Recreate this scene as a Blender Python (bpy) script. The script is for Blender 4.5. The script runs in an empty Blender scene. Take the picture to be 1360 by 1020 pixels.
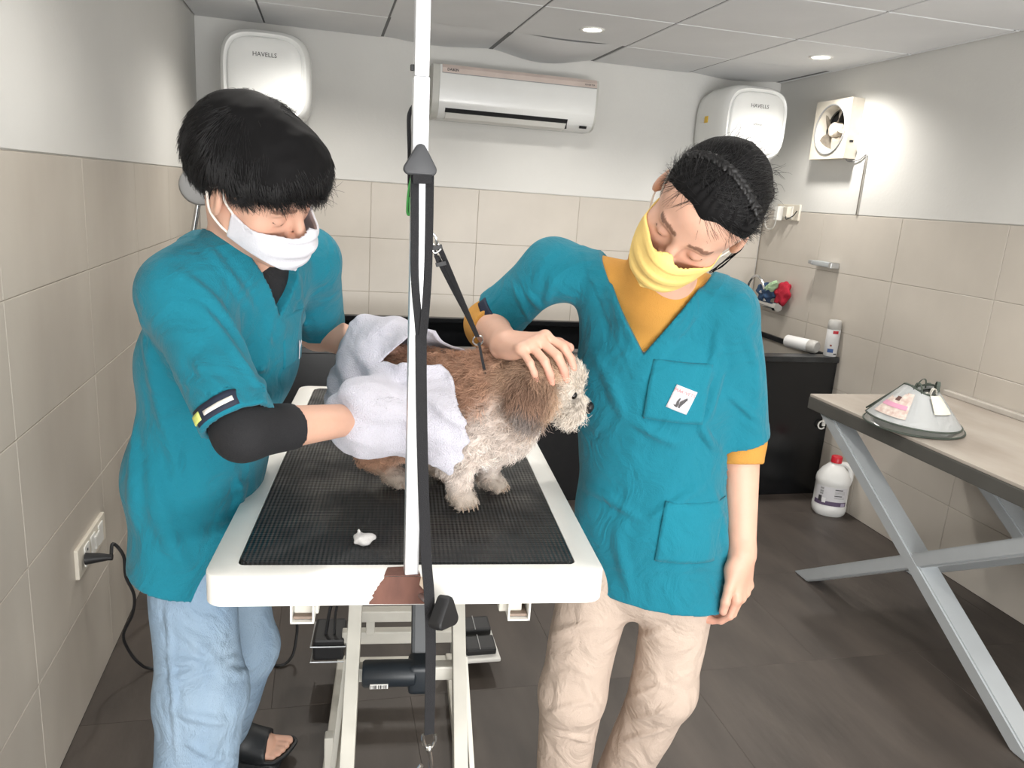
import bpy, bmesh, math, random
import numpy as np
from mathutils import Vector, Matrix

random.seed(4)
RNG = np.random.default_rng(11)
PI = math.pi
SC = bpy.context.scene
COL = SC.collection

# ------------------------------------------------------------------ camera
FPX, PITCH, YAW, ROLL, CAMZ = 1014.88, .241133, .249318, .069707, 1.48
_f = np.array([math.sin(YAW) * math.cos(PITCH), math.cos(YAW) * math.cos(PITCH), -math.sin(PITCH)])
_r0 = np.array([math.cos(YAW), -math.sin(YAW), 0.0]); _u0 = np.cross(_r0, _f)
_r = math.cos(ROLL) * _r0 + math.sin(ROLL) * _u0
_u = -math.sin(ROLL) * _r0 + math.cos(ROLL) * _u0
CAM = np.array([0, 0, CAMZ])
cd = bpy.data.cameras.new('camera'); cd.sensor_width = 36; cd.lens = FPX / 1360 * 36
cd.clip_start = .02
co = bpy.data.objects.new('camera', cd); COL.objects.link(co)
co.matrix_world = Matrix(((_r[0], _u[0], -_f[0], 0), (_r[1], _u[1], -_f[1], 0), (_r[2], _u[2], -_f[2], CAMZ), (0, 0, 0, 1)))
SC.camera = co

# ------------------------------------------------------------------ light
SC.view_settings.view_transform = 'Standard'
SC.view_settings.look = 'None'
SC.view_settings.gamma = 1
SC.view_settings.use_curve_mapping = False
SC.view_settings.exposure = 0.38
w = bpy.data.worlds.new('world'); SC.world = w; w.use_nodes = True
w.node_tree.nodes['Background'].inputs[0].default_value = (.93, .96, 1, 1)
w.node_tree.nodes['Background'].inputs[1].default_value = 1.6


def area(name, loc, target, sx, sy, power, col=(1, 1, 1)):
    l = bpy.data.lights.new(name, 'AREA'); l.shape = 'RECTANGLE'; l.size = sx; l.size_y = sy
    l.energy = power; l.color = col
    o = bpy.data.objects.new(name, l); COL.objects.link(o); o.location = loc
    o.rotation_euler = (Vector(target) - Vector(loc)).to_track_quat('-Z', 'Y').to_euler()
    return o


area('shopfront_daylight', (.75, -2.3, 1.0), (.75, 2, 2.3), 3.0, 1.9, 34, (1, .985, .96))
area('ceiling_fill', (.75, -2.3, .35), (.75, .3, 2.4), 3.0, .6, 95, (1, .985, .96))  # added fill lamp aimed up to brighten the ceiling; no pavement is built
LAMPS = [(-.01, 3.59), (1.175, 3.59), (2.345, 3.56), (-.01, 1.83), (1.175, 1.83), (2.345, 1.83), (.6, .2), (1.9, .2)]
for i, (x, y) in enumerate(LAMPS):
    l = bpy.data.lights.new('downlight_beam', 'SPOT'); l.energy = 38 if y > 3 else 24; l.spot_size = 2.5; l.spot_blend = .8
    l.shadow_soft_size = .05; l.color = (1, .96, .9)
    o = bpy.data.objects.new('downlight_beam', l); COL.objects.link(o); o.location = (x, y, 2.215)

# ------------------------------------------------------------------ helpers


def at(px, py, y):
    """point of the room seen at (px, py) that stands y metres down the room"""
    d = _f + (px - 680) / FPX * _r - (py - 510) / FPX * _u
    return CAM + d * y / d[1]


def atz(px, py, z):
    d = _f + (px - 680) / FPX * _r - (py - 510) / FPX * _u
    return CAM + d * (z - CAMZ) / d[2]


def srgb(c):
    return tuple((v / 255 / 12.92) if v / 255 <= .04045 else ((v / 255 + .055) / 1.055) ** 2.4 for v in c[:3])


def M(name, c, rough=.6, metal=0, var=.06, scale=12, bump=0, bscale=120, attr=None, coat=0, spec=.5, c2=None, stretch=None, sheen=0, alpha=1, crease=0):
    m = bpy.data.materials.new(name); m.use_nodes = True
    nt = m.node_tree; N = nt.nodes; L = nt.links; b = N['Principled BSDF']
    b.inputs['Roughness'].default_value = rough; b.inputs['Metallic'].default_value = metal
    b.inputs['Coat Weight'].default_value = coat; b.inputs['Specular IOR Level'].default_value = spec
    b.inputs['Sheen Weight'].default_value = sheen
    b.inputs['Alpha'].default_value = alpha
    tc = N.new('ShaderNodeTexCoord'); mp = N.new('ShaderNodeMapping')
    L.new(tc.outputs['Object'], mp.inputs[0])
    if stretch: mp.inputs['Scale'].default_value = stretch
    nz = N.new('ShaderNodeTexNoise'); nz.inputs['Scale'].default_value = scale; nz.inputs['Detail'].default_value = 5
    L.new(mp.outputs[0], nz.inputs['Vector'])
    mx = N.new('ShaderNodeMix'); mx.data_type = 'RGBA'
    lin = srgb(c)
    if c2 is not None:
        a, e = lin, srgb(c2)
    else:
        a = tuple(v * (1 - var) for v in lin); e = tuple(min(1, v * (1 + var)) for v in lin)
    mx.inputs[6].default_value = (*a, 1); mx.inputs[7].default_value = (*e, 1)
    rp = N.new('ShaderNodeValToRGB'); rp.color_ramp.elements[0].position = .3; rp.color_ramp.elements[1].position = .7
    L.new(nz.outputs['Fac'], rp.inputs[0]); L.new(rp.outputs[0], mx.inputs[0])
    out = mx.outputs[2]
    if attr:
        an = N.new('ShaderNodeAttribute'); an.attribute_name = attr
        mm = N.new('ShaderNodeMix'); mm.data_type = 'RGBA'; mm.blend_type = 'MULTIPLY'; mm.inputs[0].default_value = 1
        L.new(out, mm.inputs[6]); L.new(an.outputs['Color'], mm.inputs[7]); out = mm.outputs[2]
    L.new(out, b.inputs['Base Color'])
    if bump:
        n2 = N.new('ShaderNodeTexNoise'); n2.inputs['Scale'].default_value = bscale; n2.inputs['Detail'].default_value = 3
        L.new(mp.outputs[0], n2.inputs['Vector'])
        bp = N.new('ShaderNodeBump'); bp.inputs['Strength'].default_value = bump; bp.inputs['Distance'].default_value = .004
        L.new(n2.outputs['Fac'], bp.inputs['Height']); L.new(bp.outputs[0], b.inputs['Normal'])
        if crease:
            n3 = N.new('ShaderNodeTexNoise'); n3.inputs['Scale'].default_value = 11; n3.inputs['Detail'].default_value = 4
            n3.inputs['Distortion'].default_value = 1.6; n3.inputs['Roughness'].default_value = .45
            L.new(tc.outputs['Object'], n3.inputs['Vector'])
            b3 = N.new('ShaderNodeBump'); b3.inputs['Strength'].default_value = crease; b3.inputs['Distance'].default_value = .03
            L.new(n3.outputs['Fac'], b3.inputs['Height']); L.new(b3.outputs[0], bp.inputs['Normal'])
    return m


def emit(name, c, s):
    m = M(name, c); b = m.node_tree.nodes['Principled BSDF']
    b.inputs['Emission Color'].default_value = (*srgb(c), 1); b.inputs['Emission Strength'].default_value = s
    return m


def tagit(o, label=None, cat=None, group=None, kind=None):
    if label: o['label'] = label
    if cat: o['category'] = cat
    if group: o['group'] = group
    if kind: o['kind'] = kind
    return o


def thing(name, label, cat, loc=(0, 0, 0), rz=0, group=None):
    o = bpy.data.objects.new(name, None); COL.objects.link(o); o.location = loc; o.rotation_euler = (0, 0, rz)
    o.empty_display_size = .05
    return tagit(o, label, cat, group)


def link(name, me, mat, parent=None, smooth=True, label=None):
    o = bpy.data.objects.new(name, me); COL.objects.link(o)
    if mat:
        for m in (mat if isinstance(mat, (list, tuple)) else [mat]): me.materials.append(m)
    if parent: o.parent = parent
    if label: o['label'] = label
    return o


def obj(name, bm, mat, parent=None, smooth=False, label=None, kind=None):
    me = bpy.data.meshes.new(name)
    bmesh.ops.recalc_face_normals(bm, faces=bm.faces)
    bm.to_mesh(me); bm.free()
    if smooth:
        me.polygons.foreach_set('use_smooth', [True] * len(me.polygons))
        try: me.set_sharp_from_angle(angle=math.radians(smooth if smooth is not True else 40))
        except Exception: pass
    o = link(name, me, mat, parent, label=label)
    if kind: o['kind'] = kind
    return o


def B():
    return bmesh.new()


def mat_from(x, y, z, t):
    return Matrix(((x[0], y[0], z[0], t[0]), (x[1], y[1], z[1], t[1]), (x[2], y[2], z[2], t[2]), (0, 0, 0, 1)))


def box(bm, lo, hi, bev=0, seg=2, mtx=None):
    c = [(a + b) / 2 for a, b in zip(lo, hi)]; s = [abs(b - a) for a, b in zip(lo, hi)]
    r = bmesh.ops.create_cube(bm, size=1)
    vs = r['verts']
    bmesh.ops.scale(bm, vec=s, verts=vs); bmesh.ops.translate(bm, vec=c, verts=vs)
    if bev:
        es = list({e for v in vs for e in v.link_edges})
        q = bmesh.ops.bevel(bm, geom=es, offset=bev, segments=seg, profile=.6, affect='EDGES')
        vs = list({v for f in q['faces'] for v in f.verts} | {v for v in vs if v.is_valid})
    if mtx is not None: bmesh.ops.transform(bm, matrix=mtx, verts=[v for v in vs if v.is_valid])
    return bm


def bar(bm, a, b, wx, wz, up=(0, 0, 1), bev=.002):
    """box of section wx x wz from a to b"""
    a = Vector(a); b = Vector(b); y = (b - a); L = y.length; y.normalize()
    x = y.cross(Vector(up)).normalized(); z = x.cross(y)
    box(bm, (-wx / 2, 0, -wz / 2), (wx / 2, L, wz / 2), bev, 2, mat_from(x, y, z, a))
    return bm


def lathe(bm, prof, seg=24, mtx=None):
    """prof: (r, z) list"""
    rings = []
    for r, z in prof:
        if r < 1e-6: rings.append([bm.verts.new((0, 0, z))])
        else: rings.append([bm.verts.new((r * math.cos(2 * PI * i / seg), r * math.sin(2 * PI * i / seg), z)) for i in range(seg)])
    for A, C in zip(rings, rings[1:]):
        for i in range(seg):
            j = (i + 1) % seg
            if len(A) == 1 and len(C) == 1: continue
            if len(A) == 1: bm.faces.new((A[0], C[i], C[j]))
            elif len(C) == 1: bm.faces.new((A[i], A[j], C[0]))
            else: bm.faces.new((A[i], A[j], C[j], C[i]))
    if mtx is not None: bmesh.ops.transform(bm, matrix=mtx, verts=[v for r in rings for v in r])
    return bm


def smooth_path(pts, n=6):
    p = [Vector(q) for q in pts]
    if len(p) < 3: return p
    out = []
    P = [p[0] * 2 - p[1]] + p + [p[-1] * 2 - p[-2]]
    for i in range(1, len(P) - 2):
        for k in range(n):
            t = k / n
            a, b, c, d = P[i - 1], P[i], P[i + 1], P[i + 2]
            out.append(.5 * ((2 * b) + (c - a) * t + (2 * a - 5 * b + 4 * c - d) * t * t + (3 * b - a - 3 * c + d) * t ** 3))
    out.append(p[-1])
    return out


def tube(bm, pts, r, seg=8, smooth=0, flat=None, closed=False):
    """tube along pts; r number or list; flat=(width axis vector, w, t) makes a strap"""
    if smooth: 
        rr = r
        n0 = len(pts); pts = smooth_path(pts, smooth)
        if isinstance(r, (list, tuple)):
            r = [np.interp(i / (len(pts) - 1) * (n0 - 1), range(n0), rr) for i in range(len(pts))]
    pts = [Vector(p) for p in pts]; n = len(pts)
    rings = []
    ref = None
    for i, p in enumerate(pts):
        if closed: t = pts[(i + 1) % n] - pts[i - 1]
        else: t = pts[min(i + 1, n - 1)] - pts[max(i - 1, 0)]
        t.normalize()
        if ref is None:
            ref = t.orthogonal().normalized()
        ref = (ref - t * ref.dot(t)).normalized(); s = t.cross(ref)
        rad = r[i] if isinstance(r, (list, tuple)) else r
        if flat is not None:
            wv = Vector(flat[0]); wv = (wv - t * wv.dot(t)).normalized(); nv = t.cross(wv)
            hw, ht = flat[1] / 2, flat[2] / 2
            ring = [p + wv * (a * hw) + nv * (b * ht) for a, b in ((-1, -1), (1, -1), (1, 1), (-1, 1))]
        else:
            ring = [p + (ref * math.cos(2 * PI * k / seg) + s * math.sin(2 * PI * k / seg)) * rad for k in range(seg)]
        rings.append([bm.verts.new(q) for q in ring])
    m = len(rings[0])
    pairs = list(zip(rings, rings[1:])) + ([(rings[-1], rings[0])] if closed else [])
    for A, C in pairs:
        for k in range(m): bm.faces.new((A[k], A[(k + 1) % m], C[(k + 1) % m], C[k]))
    if not closed:
        bm.faces.new(rings[0][::-1]); bm.faces.new(rings[-1])
    return bm


def prism(bm, poly, z0, z1, mtx=None):
    a = [bm.verts.new((x, y, z0)) for x, y in poly]; b = [bm.verts.new((x, y, z1)) for x, y in poly]
    n = len(poly)
    bm.faces.new(a[::-1]); bm.faces.new(b)
    for i in range(n): bm.faces.new((a[i], a[(i + 1) % n], b[(i + 1) % n], b[i]))
    if mtx is not None: bmesh.ops.transform(bm, matrix=mtx, verts=a + b)
    return bm


def rrect(w, h, r, seg=5, e=2.0):
    out = []
    for cx, cy, a0 in ((w / 2 - r, h / 2 - r, 0), (-w / 2 + r, h / 2 - r, 90), (-w / 2 + r, -h / 2 + r, 180), (w / 2 - r, -h / 2 + r, 270)):
        for k in range(seg + 1):
            a = math.radians(a0 + 90 * k / seg); out.append((cx + r * math.cos(a), cy + r * math.sin(a)))
    return out


def text_geo(s, size, bold=False):
    c = bpy.data.curves.new('text', 'FONT'); c.body = s; c.size = size; c.align_x = 'CENTER'; c.align_y = 'CENTER'
    c.resolution_u = 2
    if bold: c.offset = size * .02
    o = bpy.data.objects.new('text', c); COL.objects.link(o)
    dg = bpy.context.evaluated_depsgraph_get(); dg.update()
    me = bpy.data.meshes.new_from_object(o.evaluated_get(dg))
    v = [tuple(q.co) for q in me.vertices]; f = [tuple(p.vertices) for p in me.polygons]
    bpy.data.objects.remove(o); bpy.data.curves.remove(c); bpy.data.meshes.remove(me)
    return v, f


def lettering(name, s, size, mat, parent, x, y, o, bold=False, thick=.0006):
    """flat lettering, text x axis along x, up axis along y, standing at o"""
    v, f = text_geo(s, size, bold); x = Vector(x).normalized(); y = Vector(y).normalized(); z = x.cross(y)
    o = Vector(o)
    me = bpy.data.meshes.new(name); me.from_pydata([o + x * p[0] + y * p[1] + z * thick for p in v], [], f)
    return link(name, me, mat, parent)


def copy_tree(o, parent=None):
    c = o.copy(); COL.objects.link(c)
    if parent is not None: c.parent = parent
    for ch in list(o.children): copy_tree(ch, c)
    return c

# ------------------------------------------------------------------ materials
PAINT = M('white_wall_paint', (214, 213, 209), .55, var=.035, scale=2.2, bump=.15, bscale=60)
TILE = M('beige_wall_tile', (196, 189, 179), .34, var=.05, scale=3.5, c2=None)
TILE_L = M('worn_beige_wall_tile', (192, 185, 174), .42, c2=(180, 172, 161), scale=4, stretch=(1, 1, .5))
GROUT = M('grey_grout', (172, 163, 151), .8)
CEIL = M('ceiling_panel', (226, 227, 228), .8, var=.03, scale=3)
TEE = M('ceiling_grid_metal', (104, 105, 106), .6)
FLOOR = M('dark_slate_floor', (62, 56, 52), .5, c2=(86, 78, 72), scale=7, stretch=(1, .3, 1), bump=.25, bscale=40)
FLOORJ = M('floor_joint', (54, 50, 47), .8)
GRANITE = M('black_granite', (20, 21, 23), .22, var=.3, scale=90)
GRANITE_IN = M('wet_black_granite', (30, 31, 33), .28, c2=(58, 60, 62), scale=9)
WHITE_GLOSS = M('white_glossy_plastic', (236, 237, 235), .2, var=.01)
WHITE_PLASTIC = M('white_plastic', (226, 225, 220), .4, var=.02)
OFFWHITE = M('yellowed_plastic', (214, 207, 193), .5, var=.06, scale=20)
GREYP = M('grey_plastic', (150, 150, 150), .5)
BLACKP = M('black_plastic', (28, 28, 30), .5)
CHROME = M('chrome', (210, 212, 214), .16, 1, var=.02)
STEEL = M('brushed_steel', (196, 198, 200), .32, 1, var=.08, scale=30, stretch=(1, 1, .1))
SILVER = M('silver_paint', (182, 187, 190), .42, .25, var=.03)
SILVER_D = M('dull_dark_metal', (92, 92, 90), .5, .3, var=.08)
TABLEWHITE = M('white_enamel', (236, 235, 230), .38, var=.02, scale=8)
CREAM = M('cream_enamel', (205, 202, 192), .45, var=.06, scale=14)
RUBBER = M('black_rubber_mat', (30, 32, 34), .55, c2=(44, 47, 48), scale=6, bump=.0)
BLACKWEB = M('black_webbing', (30, 30, 33), .85, bump=.5, bscale=700)
KNOB = M('charcoal_knob', (62, 63, 66), .5)
KNOBD = M('black_knob', (24, 24, 26), .55)
MARBLE = M('grey_marble', (186, 178, 168), .25, c2=(160, 150, 140), scale=5, stretch=(1, .4, 1))
BENCHEDGE = M('dark_bench_edge', (84, 83, 79), .5)
RUST = M('bare_rusty_brown', (120, 82, 70), .8, c2=(92, 62, 54), scale=30, stretch=(1, 1, .4))
YELLOWP = M('yellow_sticker', (226, 186, 60), .5)
RED = M('red_plastic', (196, 32, 48), .35)
INK = M('dark_ink', (60, 58, 60), .6)
PURPLE = M('purple_print', (88, 74, 100), .6)
DIRT = M('dark_dirt', (74, 70, 64), .9, c2=(110, 104, 96), scale=30)

# rubber mat: fine ribs along the table
nt = RUBBER.node_tree
wv = nt.nodes.new('ShaderNodeTexWave'); wv.inputs['Scale'].default_value = 42; wv.bands_direction = 'X'
tc = nt.nodes.new('ShaderNodeTexCoord'); nt.links.new(tc.outputs['Object'], wv.inputs['Vector'])
wv2 = nt.nodes.new('ShaderNodeTexWave'); wv2.inputs['Scale'].default_value = 42; wv2.bands_direction = 'Y'
nt.links.new(tc.outputs['Object'], wv2.inputs['Vector'])
ad = nt.nodes.new('ShaderNodeMath'); ad.operation = 'MULTIPLY_ADD'; ad.inputs[1].default_value = .35
nt.links.new(wv2.outputs['Fac'], ad.inputs[0]); nt.links.new(wv.outputs['Fac'], ad.inputs[2])
bp = nt.nodes.new('ShaderNodeBump'); bp.inputs['Strength'].default_value = .8; bp.inputs['Distance'].default_value = .003
nt.links.new(ad.outputs[0], bp.inputs['Height']); nt.links.new(bp.outputs[0], nt.nodes['Principled BSDF'].inputs['Normal'])
wn = nt.nodes.new('ShaderNodeTexNoise'); wn.inputs['Scale'].default_value = 9; nt.links.new(tc.outputs['Object'], wn.inputs['Vector'])
mr = nt.nodes.new('ShaderNodeMapRange'); mr.inputs[1].default_value = .42; mr.inputs[2].default_value = .62; mr.inputs[3].default_value = .62; mr.inputs[4].default_value = .3
nt.links.new(wn.outputs['Fac'], mr.inputs[0]); nt.links.new(mr.outputs[0], nt.nodes['Principled BSDF'].inputs['Roughness'])

# ------------------------------------------------------------------ room shell
XL, XR, YB, ZC, YF = -.638, 2.646, 4.378, 2.238, -2.2
TOP = 1.5                                                     # top of the tiled dado
TW, TH, TD = .6, .3, .006


def struct(name, bm, m, parent=None, smooth=False):
    o = obj(name, bm, m, parent, smooth); o['kind'] = 'structure'; return o


floor = struct('floor', box(B(), (XL - .1, YF, -.1), (XR + .1, YB + .1, -.004)), FLOORJ)
ceiling = struct('ceiling', box(B(), (XL - .1, YF, ZC + .02), (XR + .1, YB + .1, ZC + .1)), CEIL)
wall_left = struct('wall_left', box(B(), (XL - .1, YF, 0), (XL - TD, YB, ZC + .02)), PAINT)
wall_right = struct('wall_right', box(B(), (XR + TD, YF, 0), (XR + .1, YB, ZC + .02)), PAINT)
wall_back = struct('wall_back', box(B(), (XL - .1, YB + TD, 0), (XR + .1, YB + .1, ZC + .02)), PAINT)
# painted plaster above the dado stands almost flush with the tiles
struct('trim_1', box(B(), (XL - TD, YF, TOP + .004), (XL - .001, YB, ZC + .02), .001), PAINT)
struct('trim_2', box(B(), (XR + .001, YF, TOP + .004), (XR + TD, YB, ZC + .02), .001), PAINT)
struct('trim_3', box(B(), (XL, YB + .001, TOP + .004), (XR, YB + TD, ZC + .02), .001), PAINT)
# street side: wall with the wide open shopfront
bm = B(); box(bm, (XL - .1, YF - .12, 2.2), (XR + .1, YF, ZC + .1)); box(bm, (XL - .1, YF - .12, 0), (-.62, YF, 2.2)); box(bm, (2.5, YF - .12, 0), (XR + .1, YF, 2.2))
struct('wall_front', bm, PAINT)


def piece(name, me, parent, loc, mat=None):
    o = bpy.data.objects.new(name, me); COL.objects.link(o); o.parent = parent; o.location = loc; return o


_cache = {}


def cbox(key, size, bev, mat):
    if key not in _cache:
        bm = B(); box(bm, (0, 0, 0), size, bev, 1)
        me = bpy.data.meshes.new(key[0]); bm.to_mesh(me); bm.free(); me.materials.append(mat); _cache[key] = me
    return _cache[key]


g = .001


def tiles(wall, lo, hi, off, axis, face, mat, sign):
    """one object per wall tile; courses of .3, joints every .6 from off"""
    for r in range(5):
        z0, z1 = r * TH + g, (r + 1) * TH - g
        s = off
        while s > lo: s -= TW
        while s < hi - .01:
            a, b = max(s, lo) + g, min(s + TW, hi) - g
            if b - a > .02:
                ln = round(b - a, 4)
                if axis == 'y':
                    me = cbox(('tile', axis, ln, mat.name), (TD, ln, z1 - z0), .0012, mat)
                    piece('tile', me, wall, (face - (TD if sign < 0 else 0), a, z0))
                else:
                    me = cbox(('tile', axis, ln, mat.name), (ln, TD, z1 - z0), .0012, mat)
                    piece('tile', me, wall, (a, face, z0))
            s += TW


tiles(wall_left, YF, YB, 1.755, 'y', XL, TILE_L, -1)
tiles(wall_right, YF, YB, 3.16, 'y', XR, TILE, 1)
tiles(wall_back, XL, XR, .245, 'x', YB, TILE, 1)
# grout sheet behind each field of tiles
for nm, lo, hi in (('grout', (XL - TD - .0005, YF, 0), (XL - TD + .003, YB, TOP)), ('grout', (XR + TD - .003, YF, 0), (XR + TD + .0005, YB, TOP))):
    obj(nm, box(B(), lo, hi), GROUT, wall_left if lo[0] < 0 else wall_right)
obj('grout', box(B(), (XL, YB + TD - .003, 0), (XR, YB + TD + .0005, TOP)), GROUT, wall_back)
# floor laid in long slabs
y = YF; row = 0
while y < YB:
    x = XL - (.4 * (row % 2))
    while x < XR:
        a, b = max(x, XL) + .0003, min(x + .9, XR) - .0003
        c, d = y + .0003, min(y + .6, YB) - .0003
        if b - a > .02 and d - c > .02:
            me = cbox(('floor_tile', round(b - a, 4), round(d - c, 4)), (b - a, d - c, .008), .0004, FLOOR)
            piece('floor_tile', me, floor, (a, c, -.008))
        x += .9
    y += .6; row += 1
# suspended ceiling: inlaid panels on a metal grid
G0, GS = .865, .585
xs = [XL] + [G0 + GS * k for k in range(-2, 4)] + [XR]
ys = [YF] + [3.872 - GS * k for k in range(10, -1, -1)] + [YB]
ys = sorted(set(ys))
for i in range(len(xs) - 1):
    for j in range(len(ys) - 1):
        a, b, c, d = xs[i] + .005, xs[i + 1] - .005, ys[j] + .005, ys[j + 1] - .005
        sag = 0
        if j == len(ys) - 2: sag = {3: .045, 2: .018, 5: .02}.get(i, 0)
        if sag:
            bm = B(); n = 10
            vv = [[bm.verts.new((a + (b - a) * p / n, c + (d - c) * q / n, ZC + .006 - sag * math.sin(PI * p / n) ** 1.3 * (.25 + .75 * math.sin(PI * min(1, q / n * .62))))) for q in range(n + 1)] for p in range(n + 1)]
            tt = [[bm.verts.new(v.co + Vector((0, 0, .012))) for v in rr] for rr in vv]
            for p in range(n):
                for q in range(n):
                    bm.faces.new((vv[p][q], vv[p][q + 1], vv[p + 1][q + 1], vv[p + 1][q])); bm.faces.new((tt[p][q], tt[p + 1][q], tt[p + 1][q + 1], tt[p][q + 1]))
            obj('ceiling_panel', bm, CEIL, ceiling, True)
        else:
            me = cbox(('ceiling_panel', round(b - a, 4), round(d - c, 4)), (b - a, d - c, .012), .002, CEIL)
            piece('ceiling_panel', me, ceiling, (a, c, ZC))
for x in xs[1:-1]: obj('grid_bar', box(B(), (x - .011, YF, ZC + .004), (x + .011, YB, ZC + .02), .001), TEE, ceiling)
for yv in ys[1:-1]:
    for a, b in zip(xs, xs[1:]): obj('grid_bar', box(B(), (a + .011, yv - .009, ZC + .006), (b - .011, yv + .009, ZC + .02), .001), TEE, ceiling)
# soot on the panel beside the fan and streaks on the wall are the walls' own dirt
LAMP_E = emit('lamp_disc', (255, 250, 240), 6)
LNAMES = ['recessed downlight above the heads, nearest the left wall', 'recessed downlight in the ceiling in front of the air conditioner',
          'recessed downlight near the right wall, above the exhaust fan', 'recessed downlight over the left groomer', 'recessed downlight over the grooming table\'s right edge',
          'recessed downlight over the work bench', 'recessed downlight near the street, left of the two', 'recessed downlight near the street, right of the two']
for k, (x, y) in enumerate(LAMPS):
    t = thing('ceiling_downlight', LNAMES[k], 'ceiling light', (x, y, ZC), 0, 'ceiling downlights')
    obj('trim_ring', lathe(B(), [(.042, 0), (.044, -.004), (.056, -.006), (.058, 0)], 24), WHITE_PLASTIC, t, True)
    obj('lens', lathe(B(), [(0, -.003), (.043, -.002)], 24), LAMP_E, t, True)

# ------------------------------------------------------------------ black granite bathing tub along the back wall
TF, TZ = 3.44, .77
t = thing('bathing_tub', 'long black granite bathing tub built along the back wall', 'tub', ((XL + XR) / 2, (TF + YB) / 2, 0))
ox, oy = (XL + XR) / 2, (TF + YB) / 2


def loc(o, *p): return tuple(a - b for a, b in zip(p, o))


O = (ox, oy, 0)
e = .004
obj('front_panel', box(B(), loc(O, XL + e, TF, 0), loc(O, XR - e, TF + .03, TZ - .03), .002), GRANITE, t)
obj('front_rim', box(B(), loc(O, XL + e, TF - .012, TZ - .03), loc(O, XR - e, TF + .075, TZ), .004), GRANITE_IN, t)
obj('back_rim', box(B(), loc(O, XL + e, YB - .05, TZ - .03), loc(O, XR - e, YB - e, TZ), .004), GRANITE, t)
obj('back_panel', box(B(), loc(O, XL + e, YB - .02, 0), loc(O, XR - e, YB - e, TZ - .03)), GRANITE, t)
obj('side_rim', box(B(), loc(O, XL + e, TF + .075, TZ - .03), loc(O, XL + .06, YB - .05, TZ), .003), GRANITE_IN, t)
obj('side_rim', box(B(), loc(O, XR - .02, TF + .075, TZ - .03), loc(O, XR - e, YB - .05, TZ), .003), GRANITE_IN, t)
obj('partition_slab', box(B(), loc(O, .86, TF + .075, .3), loc(O, .9, YB - .05, TZ - .03), .003), GRANITE_IN, t)
obj('basin_floor', box(B(), loc(O, XL + e, TF + .03, .36), loc(O, XR - e, YB - .02, .4)), GRANITE_IN, t)
t = thing('towel_hook', 'small white plastic hook stuck on the black tub front', 'hook', (2.6, TF - .004, .42))
obj('ring', tube(B(), [(.022 * math.cos(a), -.012, -.02 + .022 * math.sin(a)) for a in np.linspace(.6, 5.6, 16)], .004, 8), WHITE_PLASTIC, t, True)
obj('plate', box(B(), (.008, -.008, -.03), (.026, .004, .012), .003), WHITE_PLASTIC, t)

# ------------------------------------------------------------------ water heaters


def heater(label, x, z, w, h, dep, text):
    t = thing('water_heater', label, 'water heater', (x, YB, z), 0, 'wall mounted water heaters')

    def ring(s, yy, ex=3.6):
        return [(s * w / 2 * abs(math.cos(a)) ** (2 / ex) * (1 if math.cos(a) >= 0 else -1), yy, s * h / 2 * abs(math.sin(a)) ** (2 / ex) * (1 if math.sin(a) >= 0 else -1)) for a in np.linspace(0, 2 * PI, 65)[:-1]]

    def loft(rs):
        bm = B(); R = [[bm.verts.new(p) for p in r] for r in rs]
        for A, C in zip(R, R[1:]):
            for k in range(64): bm.faces.new((A[k], A[(k + 1) % 64], C[(k + 1) % 64], C[k]))
        bm.faces.new(R[0]); bm.faces.new(R[-1][::-1]); return bm
    obj('casing', loft([ring(.93, -.001), ring(1.0, -.03), ring(1.06, -.12), ring(1.06, -dep + .09), ring(1.03, -dep + .045), ring(.99, -dep + .02), ring(.93, -dep + .003), ring(.88, -dep + .006), ring(.85, -dep + .014)]), WHITE_GLOSS, t, 50)
    obj('face_panel', loft([ring(.845, -dep + .016), ring(.84, -dep + .002), ring(.80, -dep - .004), ring(.6, -dep - .008), ring(.3, -dep - .0095)]), WHITE_GLOSS, t, 50)
    lettering('lettering', text, .028, INK, t, (1, 0, 0), (0, 0, 1), (.0, -dep - .0095, h * .23))
    return t


t = heater('white rounded square water heater above the left groomer\'s head', -.28, 1.945, .40, .41, .36, 'HAVELLS')
t = heater('white rounded square water heater in the right corner with a yellow sticker', 2.30, 1.955, .385, .385, .38, 'HAVELLS')
lettering('small_lettering', 'adonia', .02, INK, t, (1, 0, 0), (0, 0, 1), (.0, -.38 - .010, -.005))
obj('sticker', box(B(), (-.2085, -.20, .0), (-.2045, -.165, .035)), YELLOWP, t)
obj('rating_label', box(B(), (-.2085, -.155, .003), (-.2045, -.115, .03)), WHITE_PLASTIC, t)

# ------------------------------------------------------------------ air conditioner
AX0, AX1, AZ0, AZ1 = .535, 1.435, 1.85, 2.115
t = thing('air_conditioner', 'white split air conditioner on the back wall with a pinkish top strip', 'air conditioner', ((AX0 + AX1) / 2, YB, AZ0))
hw = (AX1 - AX0) / 2
prof = [(-.001, .0), (-.10, .0), (-.155, .012), (-.185, .045), (-.196, .09), (-.2, .16), (-.197, .245), (-.185, .262), (-.12, .265), (-.001, .265)]


def extrude_x(prof, x0, x1, bm=None):
    bm = bm or B()
    a = [bm.verts.new((x0, y, z)) for y, z in prof]; b = [bm.verts.new((x1, y, z)) for y, z in prof]; n = len(prof)
    bm.faces.new(a); bm.faces.new(b[::-1])
    for i in range(n): bm.faces.new((a[i], b[i], b[(i + 1) % n], a[(i + 1) % n]))
    return bm


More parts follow.
